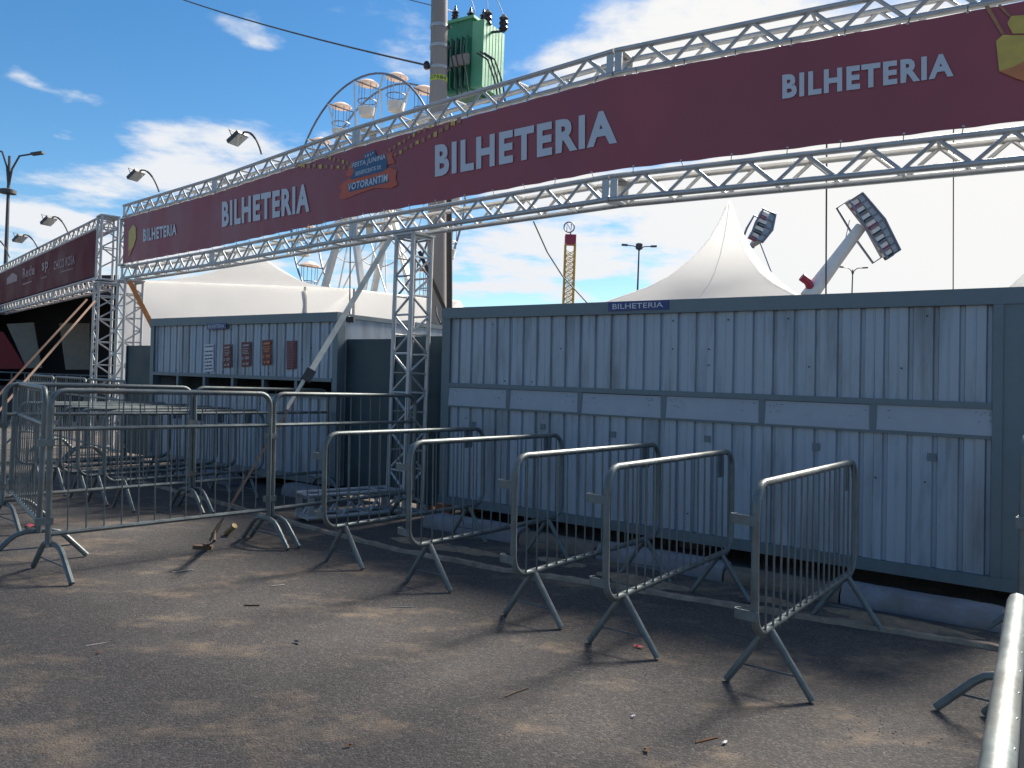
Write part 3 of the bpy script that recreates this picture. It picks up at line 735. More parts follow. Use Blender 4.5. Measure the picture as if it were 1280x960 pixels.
# ------------------------------------------------------------------ kerbs, edging, sand
def kerb(t0, t1, n, h, wd, m, label):
    loc = BP((t0 + t1) / 2, n); rt = thing('concrete_kerb', label, 'kerb', loc, BA, 'concrete kerb beams lying before the booths'); mb = MB(); W = t1 - t0; rowsv = []
    prof = [(-wd / 2, 0), (-wd / 2 + .01, h * .8), (-wd / 2 + .05, h), (wd / 2 - .07, h * .98), (wd / 2 - .02, h * .82), (wd / 2 + .005, h * .4), (wd / 2, 0)]
    n_ = 14
    for i in range(n_ + 1):
        x = -W / 2 + W * i / n_
        e = .03 if i in (0, n_) else 0
        rowsv.append([(x, y * (1 - e) + random.uniform(-.003, .003), max(0, z * (1 - e) + (random.uniform(-.004, .003) if z > 0 else 0))) for y, z in prof])
    mb.grid(rowsv); k = len(prof)
    mb.f.append(list(range(k))); mb.f.append([n_ * k + j for j in range(k)][::-1])
    mb.build('beam', m, rt)
def kt(px, py): g_ = G(px, py); return (g_ - BO).dot(BD)
KN = .62
for (a, b, m, h, lab) in ((1255, 1057, M_kerb, .145, 'whitish kerb beam under the right corner of right booth'), (1053, 912, M_kerbd, .11, 'dark dirty kerb beam behind the nearest lane barrier'),
                       (908, 752, M_kerb, .14, 'whitish kerb beam under the middle of the right booth'), (748, 656, M_kerbd, .12, 'brown stained kerb beam left of the middle white one'),
                       (652, 536, M_kerb, .15, 'whitish rounded kerb beam at the left end of right booth')):
    ta_, tb_ = bt2(a, KN, 740), bt2(b, KN, 700); kerb(ta_, tb_, KN, h, .24, m, lab)
for (a, b, lab) in ((400, 362, 'short whitish kerb block beside the outrigger truss'), (292, 218, 'whitish kerb block under the left booth')):
    ta_, tb_ = bt2(a, .3, 610), bt2(b, .3, 590); kerb(ta_, tb_, .3, .16, .24, M_kerb, lab)
eg = [G(1330, 828), G(1215, 806), G(1050, 780), G(900, 756), G(740, 730), G(620, 712), G(500, 689), G(400, 664), G(290, 634), G(180, 604), G(60, 577)]
mb = MB(); rws = []
for i in range(len(eg) - 1):
    for k in range(10):
        p = eg[i].lerp(eg[i + 1], k / 10); d = (eg[i + 1] - eg[i]).normalized(); nn = Vector((-d.y, d.x, 0)); j = random.uniform(-.012, .012); hh = .035 + random.uniform(-.008, .008)
        rws.append([p + nn * (-.03 + j) + Vector((0, 0, -.002)), p + nn * (-.025 + j) + Vector((0, 0, hh * .8)), p + nn * j + Vector((0, 0, hh)), p + nn * (.03 + j) + Vector((0, 0, hh * .8)), p + nn * (.04 + j) + Vector((0, 0, -.002))])
mb.grid(rws); structure(mb, 'kerb_edging', M_edge)
def mound(c, lx_, ly_, h, a):
    mb = MB(); rws = []
    ph = random.random() * 6
    for i in range(9):
        r_ = i / 8; row = []
        for j in range(25):
            t = 2 * math.pi * j / 24; k = 1 + .22 * math.sin(3 * t + ph) + .1 * math.sin(7 * t + ph * 2)
            x, y = lx_ * r_ * k * math.cos(t), ly_ * r_ * k * math.sin(t); z = h * (1 - r_ ** 1.6) + (random.uniform(-.006, .006) if 0 < i < 8 else 0) - (.004 if i == 8 else 0)
            row.append((c.x + x * math.cos(a) - y * math.sin(a), c.y + x * math.sin(a) + y * math.cos(a), z))
        row[-1] = row[0]; rws.append(row)
    mb.grid(rws); structure(mb, 'sand_patch', M_sand, 'stuff')
for px, py, a_, b_, h in ((535, 680, .40, .16, .05), (592, 690, .3, .1, .03), (800, 728, .42, .13, .05), (1120, 780, .5, .11, .045), (700, 704, .25, .09, .04), (965, 752, .22, .08, .03)):
    mound(G(px, py), a_, b_, h, BA)
bk_ = MB().box((0, 0, .06), (.22, .11, .12)).mesh('loose_brick', M_brick, None, False)
for i, (px, py) in enumerate(((556, 642), (533, 636))):
    o = bpy.data.objects.new('loose_brick', bk_); C.objects.link(o); o.location = G(px, py); o.rotation_euler.z = BA + .2 * i
    tag(o, ('orange clay brick under the left corner of right booth', 'orange clay brick at the foot of the dark hoarding')[i], 'brick', 'clay bricks by the hoarding')

# ------------------------------------------------------------------ concrete pole, transformer, wires
PD = 12.3
pb, pt_ = P(545.5, 430, PD), P(549.5, -40, PD); pax = (pt_ - pb).normalized(); pb = pb - pax * (pb.z / pax.z)
pole = thing('utility_pole', 'tapered grey concrete utility pole rising behind the truss tower', 'utility pole', pb)
MB().tube([pb, pb.lerp(pt_, .35), pb.lerp(pt_, .7), pt_ + pax * 1.2], [.172, .158, .138, .115], 20).build('shaft', M_conc, pole, True)
def pz(py): h = P(548, py, PD); return pb + pax * ((h.z - pb.z) / pax.z)
def prad(py): return .172 - .05 * (pz(py).z / pt_.z)
for py in (34, 59, 86):
    MB().lathe(pz(py), [(prad(py) + .012, -.025), (prad(py) + .012, .025)], 20, pax).build('steel_band', M_alu, pole, True)
    q = pz(py); MB().box(q + Vector((prad(py) + .03, -.02, 0)), (.05, .05, .04)).build('band_bolt', M_lampd, pole, True)
MB().lathe(pz(100), [(prad(100) + .004, -.04), (prad(100) + .004, .04)], 20, pax).build('number_tape', M_lime, pole, True)
vs, fs = text_geo('07584', .01); q0 = pz(100); tb = MB()
tb.add([q0 + Vector((math.sin((u - .5) * 2.0), -math.cos((u - .5) * 2.0), 0)) * (prad(100) + .007) + Vector((0, 0, -.027 + v * .054)) for u, v in vs], fs); tb.build('number', M_ink, pole, True, False)
bx = MB(); q = pz(84) + Vector((-prad(84) - .05, -.05, 0)); bx.lathe(q, [(.03, -.06), (.05, -.03), (.05, .03), (.03, .06)], 10); bx.build('insulator', M_porc, pole, True)
steel = MB(); a_, b_ = P(561.5, 247, 11.6), P(561.8, 395, 11.6)
mb = MB().tube([Vector((b_.x, b_.y, 0)), b_, a_], .045, 12)
single(mb, 'steel_pipe', M_rubber, 'slim black pipe standing right beside the concrete pole', 'pipe', (b_.x, b_.y, 0))
# transformer
TD = 12.9
tq = lambda px, py, d=TD: P(px, py, d)
tr = thing('transformer', 'green finned power transformer hung on the concrete pole', 'transformer', tq(590, 112))
bl, br = tq(560, 112), tq(601, 112); tl_, tr_ = tq(566, 38), tq(606, 24)
ex, ey = Vector((.86, -.5, 0)), Vector((.5, .86, 0)); cc = Vector(((bl.x + br.x) / 2 + .05, bl.y + .25, 0)); zlo, zhi = bl.z - .05, tr_.z - .06
MB().box((cc.x, cc.y, (zlo + zhi) / 2), (.50, .62, zhi - zlo), (ex, ey, Vector((0, 0, 1)))).build('tank', M_greend, tr, True, False)
lid = MB().box((cc.x, cc.y, zhi + .02), (.58, .70, .045), (ex, ey, Vector((0, 0, 1)))).build('lid', M_green, tr, True, False)
for k in range(7):
    MB().box(Vector((cc.x, cc.y, (zlo + zhi) / 2 - .01)) + ex * .36 + ey * (-.28 + k * .093), (.22, .074, (zhi - zlo) * .93), (ex, ey, Vector((0, 0, 1)))).build('cooling_fin', M_green, tr, True, False)
for k in range(5):
    MB().box(Vector((cc.x, cc.y, (zlo + zhi) / 2 - .12)) - ey * .36 + ex * (-.2 + k * .1), (.02, .11, (zhi - zlo) * .7), (ex, ey, Vector((0, 0, 1)))).build('cooling_fin', M_greend, tr, True, False)
MB().box(Vector((cc.x, cc.y, zlo + .45)) - ey * .46 + ex * .12, (.34, .06, .16), (ex, ey, Vector((0, 0, 1)))).build('rating_plate', M_conc, tr, True, False)
MB().box(Vector((cc.x, cc.y, zlo + .3)) - ex * .38, (.30, .10, .12), (ex, ey, Vector((0, 0, 1)))).build('hanger_bracket', M_greend, tr, True, False)
for k, (fx, fy) in enumerate(((-.18, -.2), (.02, -.05), (.18, .1))):
    b0 = Vector((cc.x, cc.y, zhi + .045)) + ex * fx + ey * fy
    prof = [(.045, 0)] + [x for i in range(4) for x in ((.065, .03 + i * .05), (.038, .055 + i * .05))] + [(.02, .25), (.012, .29)]
    MB().lathe(b0, prof, 12).build('bushing', M_porc, tr, True)
for (px, py) in ((609.5, 22), (629.5, 28)):
    q = tq(px, py, TD - .1); MB().lathe(q, [(.02, -.16), (.06, -.12), (.075, -.1), (.055, -.06), (.075, -.02), (.055, .03), (.075, .06), (.05, .09), (.015, .13)], 12).build('surge_arrester', M_porc, tr, True)
    MB().bar(q + Vector((-.2, .06, -.14)), q + Vector((0, 0, -.14)), .03, .03).build('arrester_arm', M_lampd, tr, True, False)
cb = MB()
for a0 in ((605, 66), (600, 64), (596, 66)):
    p0 = tq(a0[0], a0[1], TD - .35); p1 = tq(a0[0] + 24, 108, TD - .4); p2 = tq(a0[0] + 28, 140, TD - .3)
    cb.tube([p0, p0.lerp(p1, .35) + Vector((.06, 0, .08)), p0.lerp(p1, .75) + Vector((.03, 0, .03)), p1, p2], .014, 6)
for a0 in (566, 572, 580): cb.tube([tq(a0, 50, TD - .5), tq(a0 - 2, 70, TD - .55), tq(a0 + 3, 95, TD - .5), tq(a0 + 6, 120, TD - .5)], .013, 6)
cb.build('lead_cable', M_wire, tr, True)
def wire(pts, r, label, name='power_line', n=14, sag=.0):
    mb = MB(); pp = []
    for i in range(len(pts) - 1):
        for k in range(n): t = k / n; pp.append(pts[i].lerp(pts[i + 1], t) - Vector((0, 0, sag * 4 * t * (1 - t))))
    pp.append(pts[-1]); mb.tube(pp, r, 5); single(mb, name, M_wire, label, 'cable', pts[0])
wire([P(150, -30, 24), pz(82) + Vector((-.2, 0, 0))], .016, 'dark power line crossing the upper left sky to the pole', sag=.15)
wire([P(480, -8, 16), pz(9)], .008, 'thin wire meeting the pole at the top of the frame')
wire([pz(9), P(566, 14, TD), P(577, 36, TD)], .006, 'thin wire from the pole to the left transformer bushing', n=6)
wire([P(588, -4, TD), P(594, 15, TD), P(592, 30, TD)], .006, 'thin wire dropping to the middle transformer bushing', n=6)
wire([P(609, -10, TD), P(609.5, 12, TD)], .006, 'thin wire rising from the left surge arrester', n=4)
wire([P(616, -10, TD), P(624, 5, TD), P(629, 18, TD)], .006, 'thin wire curving to the right surge arrester', n=6)
wire([P(667, 277, 8.9), P(684, 315, 9.5), P(703, 345, 10), P(736, 381, 10.5)], .009, 'slack black cable hanging from the lower truss to the booth roof', 'hanging_cable', 6)
wire([P(1033.5, 175, 7.0), P(1032.5, 372, 7.6)], .008, 'straight dark cable dropping behind the right booth, near the swing ride', 'hanging_cable', 2)
wire([P(1192, 150, 6.4), P(1191.5, 366, 7.2)], .005, 'thin cable dropping to the booth roof near its right corner', 'hanging_cable', 2)
wire([P(437, 404, 10.6), P(438, 300, 10.6), P(437.5, 290, 10.4)], .009, 'thin cable running up from the small camera to the truss', 'hanging_cable', 3)
wire([P(545, 384, 9.9), P(546, 394, 9.8), P(551, 405, 9.75), P(557, 398, 9.7)], .010, 'short cable loop at the corner of the right booth', 'cable_loop', 5)
cm = thing('security_camera', 'small black security camera on the corner of the left booth', 'camera', P(438, 405, 10.3))
MB().box(P(438, 399.5, 10.3), (.10, .09, .07)).build('body', M_rubber, cm, True, False); MB().tube([P(432, 408, 10.35), P(433, 398, 10.35), P(437, 396, 10.32)], .010, 6).build('bracket', M_alu, cm, True)

# ------------------------------------------------------------------ straps
def strap(p, q, wdt, m, label, extra=None):
    d = (q - p).normalized(); mb = MB(); mid = p.lerp(q, .5)
    side = d.cross((Vector((0, 0, EYE)) - mid).normalized()).normalized(); nn = side.cross(d)
    rt = thing('ratchet_strap', label, 'strap', q, 0, 'straps bracing the trusses')
    mb.box(mid, ((q - p).length, wdt, .004), (d, side, nn)); mb.build('webbing', m, rt, True, False); return rt, d, side, nn
SP, SQ = P(489, 296, 9.25), G(262, 676, .05)
st, d, sde, nn = strap(SP, SP.lerp(SQ, .52), .058, M_strap, 'wide cream ratchet strap slanting from the truss to a ground stake')
q = SP.lerp(SQ, .52)
MB().box(q, (.14, .10, .05), (d, sde, nn)).build('ratchet', M_rubber, st, True, False)
MB().box(q.lerp(SQ, .5), ((SQ - q).length, .022, .004), (d, sde, nn)).build('webbing_tail', M_strapb, st, True, False)
MB().box(q.lerp(SQ, .12) + sde * .015, (.42, .035, .02), (d, sde, nn)).build('loose_wrap', M_strap, st, True, False)
MB().box(SQ.lerp(q, .06), (.12, .04, .02), (d, sde, nn)).build('hook_plate', M_brass, st, True, False)
sk = thing('ground_stake', 'bent rusty iron stake in the asphalt holding the cream strap', 'stake', G(259, 684))
MB().tube([G(259, 685, -.02), G(258, 683, .10), G(255, 682, .16), G(260, 682, .20)], [.022, .02, .02, .014], 8).build('spike', M_rust, sk, True)
MB().box(G(254, 684, .165), (.15, .05, .03)).build('head', M_rust, sk, True, False)
MB().tube([G(260, 683, .19), G(268, 676, .26), SQ.lerp(q, .05)], .010, 6).build('link', M_rust, sk, True)
MB().lathe(G(288, 662, .06), [(.02, -.08), (.028, -.05), (.024, .02), (.03, .07)], 8, (.6, -.3, .55)).build('turnbuckle', M_brass, sk, True)
strap(P(119, 376, 15.5), G(-66, 588), .035, M_strapb, 'brown strap slanting from the far left tower, lower of the pair')
strap(P(109, 374, 15.4), G(-80, 579), .035, M_strapb, 'brown strap slanting from the far left tower, upper of the pair')
strap(P(162, 352, 15.0), P(203, 432, 14.2), .085, M_strapo, 'orange strap falling from the left truss tower behind the left booth')
strap(P(524, 314, 9.45), P(558, 391, 9.75), .045, M_strapd, 'dark strap from the tower top to the right booth corner')

# ------------------------------------------------------------------ floodlights on goosenecks
def flood(head, base, d, sc_, label, m=M_lampd):
    b0, h0 = P(*base, d), P(*head, d); rt = thing('floodlight', label, 'floodlight', b0, 0, 'gooseneck floodlights over the banners')
    top = Vector((b0.x * .35 + h0.x * .65, (b0.y + h0.y) / 2 - .1, max(b0.z, h0.z) + .16 * sc_))
    arm = []
    for i in range(9):
        t = i / 8; arm.append(b0 * (1 - t) ** 2 + (top + Vector((.15, 0, .05))) * (2 * t * (1 - t)) + (h0 + Vector((.05, 0, .08))) * t * t)
    MB().tube(arm, .016 * sc_ + .004, 7).build('arm', M_lampd, rt, True)
    MB().tube(arm[3:6], .03 * sc_, 8).build('joint_sleeve', M_lampd, rt, True)
    ax = Vector((.72, -.35, .48)).normalized(); s_ = ax.cross(Vector((0, 0, 1))).normalized(); u = s_.cross(ax)
    MB().box(h0, (.40 * sc_, .34 * sc_, .09 * sc_), (ax, s_, u)).build('housing', m, rt, True, False)
    MB().box(h0 - u * (.05 * sc_), (.36 * sc_, .30 * sc_, .012), (ax, s_, u)).build('glass', M_lampw, rt, True, False)
    MB().tube([h0 + s_ * (.18 * sc_), h0 + s_ * (.18 * sc_) + u * (.2 * sc_) , h0 - s_ * (.18 * sc_) + u * (.2 * sc_), h0 - s_ * (.18 * sc_)], .012 * sc_, 6).build('yoke', M_lampd, rt, True)
flood((297, 173), (327, 193), 11.8, .62, 'largest floodlight, on the main truss between the two left words')
flood((170, 219), (199, 240), 14.2, .62, 'floodlight near the left end of the main truss')
flood((61, 276), (85, 291), 18.3, .72, 'floodlight near the right end of the far left gantry')
flood((25, 298), (48, 312), 20.3, .72, 'second floodlight along the far left gantry')
flood((-10, 303), (12, 322), 23, .75, 'floodlight cut by the left edge of the photo')

# ------------------------------------------------------------------ street lamps
def street_lamp(px, ytop, d, arms, label, rad=.07):
    b = P(px, ytop, d); rt = thing('street_lamp', label, 'street lamp', (b.x, b.y, 0), 0, 'street lamps behind the fairground')
    MB().tube([(b.x, b.y, 0), (b.x, b.y, b.z * .6), b], [rad, rad * .75, rad * .5], 8).build('pole', M_lampd, rt, True)
    for dx, dz, yb in arms:
        s0 = Vector((b.x, b.y, P(px, yb, d).z)); e = s0 + Vector((dx, 0, dz))
        MB().tube([s0, s0 + Vector((dx * .12, 0, dz * .55)), s0 + Vector((dx * .4, 0, dz * .92)), e], rad * .4, 6).build('arm', M_lampd, rt, True)
        MB().box(e + Vector((dx * .12, 0, .01)), (abs(dx) * .45, .22, .09), (Vector((1, 0, dz * .12 * (1 if dx > 0 else -1))).normalized(), Vector((0, 1, 0)), Vector((0, 0, 1)))).build('lamp_head', M_lampd, rt, True, False)
    return rt
sl = street_lamp(12, 195, 32, ((1.0, 1.45, 236), (-.75, 1.6, 236)), 'tall double-armed street lamp at the left edge of the sky', .10)
q = P(9.5, 240, 32); MB().lathe(q, [(.1, -.1), (.32, -.06), (.32, .08), (.12, .14)], 10).build('lamp_collar', M_lampd, sl, True)
sl = street_lamp(799, 306, 46, ((.75, .30, 314), (-.75, .32, 314)), 'slim white street lamp between drop tower and pagoda tent', .08)
MB().lathe(P(799, 308, 46), [(.1, -.2), (.2, -.15), (.2, .15), (.08, .2)], 8).build('camera_box', M_lampd, sl, True)
sl = street_lamp(1066, 337, 62, ((.85, .6, 344), (-.85, .6, 344)), 'small far street lamp under the swinging gondola', .09)
# ------------------------------------------------------------------ ferris wheel
FD = 45.0
fc = P(446, 262, FD); wr = 6.9; wang = R(43)
wx = Vector((math.cos(wang), -math.sin(wang), 0)); wax = Vector((math.sin(wang), math.cos(wang), 0))
fw = thing('ferris_wheel', 'white and blue ferris wheel with hanging cabins behind the banner', 'ferris wheel', (fc.x, fc.y, 0))
def wp(a, r, off): return fc + wx * (r * math.cos(a)) + Vector((0, 0, r * math.sin(a))) + wax * off
for off in (0.0, 1.9):
    MB().tube([wp(2 * math.pi * i / 64, wr, off) for i in range(64)], .06, 7, True).build('rim', M_wheel, fw, True)
    MB().tube([wp(2 * math.pi * i / 48, wr * .52, off) for i in range(48)], .04, 5, True).build('inner_ring', M_whitep, fw, True)
    for k in range(16):
        a = 2 * math.pi * k / 16 + .1
        MB().tube([wp(a, .35, off), wp(a, wr, off)], .045, 5).build('spoke', M_whitep, fw, True)
MB().tube([wp(0, 0, -.5), wp(0, 0, 2.4)], .35, 12).build('hub', M_whitep, fw, True)
for off in (-.5, 2.4):
    for s in (-1, 1):
        MB().bar(wp(0, 0, off), fc + wx * (s * 3.9) + wax * (off + (-.6 if off < 0 else .6)) + Vector((0, 0, -fc.z)), .30, .30).build('support_leg', M_whitep, fw, True, False)
for k in range(16):
    a = 2 * math.pi * k / 16 + .1; c0 = wp(a, wr, .95)
    cab = MB(); cab.lathe(c0 + Vector((0, 0, -1.55)), [(.30, -.30), (.42, -.25), (.52, .2), (.48, .22), (.42, -.18)], 12); cabin = cab.build('cabin', M_whitep, fw, True)
    MB().lathe(c0 + Vector((0, 0, .12)), [(.62, -.10), (.64, -.05), (.34, .14), (.05, .24)], 12).build('canopy', M_canopy, cabin, True)
    cf = MB()
    for j in range(6):
        b_ = 2 * math.pi * j / 6; cf.tube([c0 + Vector((.48 * math.cos(b_), .48 * math.sin(b_), -1.35)), c0 + Vector((.5 * math.cos(b_), .5 * math.sin(b_), .02))], .022, 4)
    cf.tube([c0 + Vector((.55 * math.cos(x * .5236), .55 * math.sin(x * .5236), -.95)) for x in range(12)], .03, 4, True)
    cf.tube([c0 - wax * .95, c0 + wax * .95], .04, 5)
    cf.build('cabin_frame', M_wheel, cabin, True)
FS = 1.65; fw.scale = (FS,) * 3; fw.location = (fc.x * FS, fc.y * FS, 0)
# ------------------------------------------------------------------ drop tower
DD = 62.0
dt = thing('drop_tower', 'thin yellow lattice drop tower with red top and ring sign', 'drop tower', Vector((P(711.5, 380, DD).x, DD, 0)))
tz, bzv = P(711.5, 305, DD).z, 0; hw = .37; cx_, cy_ = P(711.5, 340, DD).x, DD
for i, j in ((-1, -1), (1, -1), (1, 1), (-1, 1)): MB().tube([(cx_ + i * hw, cy_ + j * hw, 0), (cx_ + i * hw, cy_ + j * hw, tz)], .075, 6).build('mast_leg', M_yelp, dt, True)
lt = MB(); z = 2.0
while z < tz - .6:
    for (i, j), (i2, j2) in (((-1, -1), (1, -1)), ((1, -1), (1, 1)), ((1, 1), (-1, 1)), ((-1, 1), (-1, -1))):
        lt.tube([(cx_ + i * hw, cy_ + j * hw, z), (cx_ + i2 * hw, cy_ + j2 * hw, z + .42)], .03, 4); lt.tube([(cx_ + i2 * hw, cy_ + j2 * hw, z), (cx_ + i * hw, cy_ + j * hw, z + .42)], .03, 4); lt.tube([(cx_ + i * hw, cy_ + j * hw, z), (cx_ + i2 * hw, cy_ + j2 * hw, z)], .03, 4)
    z += .42
lt.build('lattice', M_yelp, dt, True)
zc0, zc1 = P(711.5, 306, DD).z, P(711.5, 294, DD).z
MB().box((cx_, cy_, (zc0 + zc1) / 2), (.84, .84, zc1 - zc0)).build('top_box', M_redt, dt, True, False)
rc = P(711.5, 284, DD); rr_ = .40
rg = MB(); rg.tube([rc + Vector((rr_ * math.cos(x * .2618), 0, rr_ * math.sin(x * .2618))) for x in range(24)], .055, 6, True)
rg.build('ring_sign', M_wheel, dt, True)
MB().tube([rc + Vector((-.17, 0, -.26)), rc + Vector((-.17, 0, .26)), rc + Vector((.17, 0, -.26)), rc + Vector((.17, 0, .26))], .05, 5).build('ring_letter', M_wheel, dt, True)
MB().tube([(cx_, cy_, zc1), (cx_, cy_, rc.z - rr_)], .06, 6).build('sign_post', M_wheel, dt, True)
# ------------------------------------------------------------------ tents
TDp = 20.0
pk = P(912, 251.5, TDp); pg = thing('pagoda_tent', 'white pointed pagoda tent rising behind the right booth', 'tent', (pk.x, pk.y, 0), 0, 'white pagoda tents')
prof = [(251.5, 1.2), (256, 3.5), (275, 11), (300, 25), (325, 45), (350, 75), (366, 104), (376, 128), (388, 158), (398, 180)]
mb = MB(); rws = []
for y, wpx in prof:
    z = P(912, y, TDp).z; hw_ = wpx * TDp / FPX / 1.27; row = []
    for k in range(33):
        t = k / 32 * 4; s = int(t) % 4; f = t - int(t); a0, a1 = R(45 + 90 * s - 32), R(45 + 90 * (s + 1) - 32)
        e = Vector((math.cos(a0), math.sin(a0), 0)).lerp(Vector((math.cos(a1), math.sin(a1), 0)), f); sag_ = 1 - .05 * math.sin(math.pi * f)
        row.append((pk.x + e.x * hw_ * 1.30 * sag_, pk.y + e.y * hw_ * 1.30 * sag_, z))
    rws.append(row)
mb.grid(rws); mb.build('canvas_roof', M_tent, pg, True)
for k in (0, 4, 8, 12, 16, 20, 24, 28):
    MB().tube([Vector(r_[k]) for r_ in rws[1:]], .014, 5).build('seam', M_tent, pg, True)
ez = P(912, 398, TDp).z; last = rws[-1]
mb = MB(); mb.grid([[Vector(p) for p in last], [Vector((p[0], p[1], p[2] - .35)) for p in last]]); mb.build('valance', M_tent, pg, True)
for k in (0, 8, 16, 24): MB().tube([(last[k][0], last[k][1], 0), (last[k][0], last[k][1], ez)], .05, 8).build('post', M_alu, pg, True)
mb = MB().tube([P(958, 287, 32) + Vector((0, 0, -9)), P(958, 287, 32) + Vector((0, 0, -8))], .02, 4)
bt_ = thing('marquee_tent', 'wide white marquee tent with creased wall behind the left booth', 'tent', (P(380, 360, 23).x, 23, 0))
e0, e1, e2 = P(150, 348, 24.2), P(440, 364.5, 24.4), P(575, 376, 25.6)
e1.z = e0.z = (e0.z + e1.z) / 2
def wall(a, b, n=60, sc_=.05):
    mb = MB(); rws = []; nn = Vector((0, -1, 0))
    for j in range(11):
        v = j / 10; row = []
        for i in range(n + 1):
            u = i / n; p = a.lerp(b, u); z = p.z * (1 - v)
            cr_ = sc_ * math.sin(u * 9 + 5 * v) * math.sin(math.pi * min(1, v * 1.4)) + sc_ * .8 * math.sin(v * 26 + math.sin(u * 8) * 2.5) * math.sin(math.pi * v) ** .5 * (.4 + .6 * math.sin(u * 11) ** 2)
            row.append((p.x, p.y + cr_, z))
        rws.append(row)
    mb.grid(rws); return mb
wall(e0, e1).build('canvas_wall', M_tent, bt_, True); wall(e1 + Vector((.02, 0, -.02)), e2, 30, .03).build('canvas_wall', M_tent, bt_, True)
apx = P(322, 318, 29.5); f0, f1 = e0 + Vector((0, 9, 0)), e1 + Vector((0, 9, 0))
mb = MB()
def rfl(a, b):
    rws = []
    for j in range(9):
        v = j / 8; row = []
        for i in range(17): p = a.lerp(b, i / 16).lerp(apx, v); row.append((p.x, p.y, p.z - .35 * math.sin(math.pi * v) - .0 * i))
        rws.append(row)
    mb.grid(rws)
ov = Vector((0, -.06, .01)); rfl(e0 + ov, e1 + ov); rfl(e1 + ov, f1); rfl(f1, f0); rfl(f0, e0 + ov); mb.build('canvas_roof', M_tent, bt_, True)
mb = MB(); mb.grid([[e1 + Vector((0, -.05, 0)), e2 + Vector((0, -.05, 0))], [e1 + Vector((0, 5, -.1)), e2 + Vector((0, 5, -.1))]]); mb.build('side_roof', M_tent, bt_, True)
MB().tube([e0 + Vector((0, -.07, 0)), e1 + Vector((0, -.07, 0))], .03, 6).build('eave_rope', M_tent, bt_, True)
cu = MB()
for k in range(5): cu.tube([P(380 + k * .8 - 1.5, 364, 24.0), P(381 + (k - 2) * .5, 380, 24.0), P(380 + k * .7 - 1, 392, 24.0), P(380 + (k - 2) * .8, 402, 24)], [.06, .035, .05, .05], 6)
cu.build('tied_curtain', M_tent, bt_, True)
for px in (381, 442): q = P(px, 380, 24.15); MB().tube([(q.x, q.y, 0), (q.x, q.y, e1.z)], .05, 8).build('post', M_strap, bt_, True)
pg2 = copy_tree(pg); pg2.location = (pk.x + 8.35, pk.y, 0); pg2['label'] = 'white tent whose slope just shows at the right edge above the booth'
# ------------------------------------------------------------------ swing ride
SD = 58.0
sw = thing('swing_ride', 'tilted pendulum swing ride with two seat gondolas behind the booth', 'fairground ride', Vector((P(1022, 380, SD).x, SD, 0)))
p0, p1 = P(1010, 372, SD), P(1076, 284, SD); ad_ = (p1 - p0).normalized()
MB().tube([p0, p0.lerp(p1, .5), p1], [.62, .5, .42], 10).build('swing_arm', M_whitep, sw, True)
MB().tube([P(1016, 366, SD), P(1010, 352, SD - .5), P(1002, 346, SD - .5)], .3, 8).build('pivot_fairing', M_redt, sw, True)
bs = P(1012, 372, SD)
for s in (-1, 1): MB().bar(Vector((bs.x + s * 2.5, bs.y + 1, 0)), bs, .5, .5).build('support_leg', M_whitep, sw, True, False)
def gondola(a, b, wd, nm, seats):
    d_ = (b - a); ln = d_.length; d_.normalize(); up_ = Vector((d_.z, 0, -d_.x)); 
    if up_.dot(ad_) < 0: up_ = -up_
    fr = MB(); hh = wd / 2; y_ = Vector((0, 1, 0))
    m_ = a.lerp(b, .5) + up_ * (wd * .22)
    out = [a - up_ * hh * .6, a + up_ * hh, m_ + up_ * hh, b + up_ * hh, b - up_ * hh * .6 , m_ - up_ * hh * 1.2]
    fr.prism([p - y_ * 1.1 + up_ * 0 for p in [a + up_ * hh * .35, a + up_ * hh, m_ + up_ * hh * .9, b + up_ * hh, b + up_ * hh * .35, m_ + up_ * hh * .2]], y_ * 2.2)
    g_ = fr.build(nm, M_grayp, sw, True, False)
    ed = MB(); ed.tube([p - y_ * 1.15 for p in out], .09, 6, True); ed.tube([p + y_ * 1.15 for p in out], .09, 6, True)
    for k in range(seats + 1):
        c = a.lerp(b, k / seats); off = up_ * (wd * .22 * (1 - abs(2 * k / seats - 1)))
        ed.tube([c + off + up_ * hh - y_ * 1.15, c + off - up_ * hh * .8 - y_ * 1.15], .06, 5)
    ed.build('cage_frame', M_wheel, g_, True, kind='stuff')
    for k in range(seats):
        c = a.lerp(b, (k + .5) / seats) + up_ * (wd * .22 * (1 - abs(2 * (k + .5) / seats - 1)) - .12)
        for m2, sx in ((M_whitep, .0), (M_redt if k % 3 == 0 else M_rubber, .26)):
            MB().box(c + d_ * sx - y_ * .95 - up_ * .1, (.26, .35, .62), (d_, y_, up_)).build('seat', m2, g_, True, False)
gondola(P(1060, 252, SD), P(1106, 322, SD), 1.35, 'gondola', 8)
gondola(P(954, 268, SD + 3), P(938, 302, SD + 3), 1.25, 'gondola', 4)
MB().tube([P(945, 290, SD + 3), P(985, 395, SD + 3)], .05, 5).build('stay_cable', M_wheel, sw, True)
MB().tube([P(1062, 275, SD), P(1050, 330, SD)], .03, 4).build('stay_cable', M_wheel, sw, True)

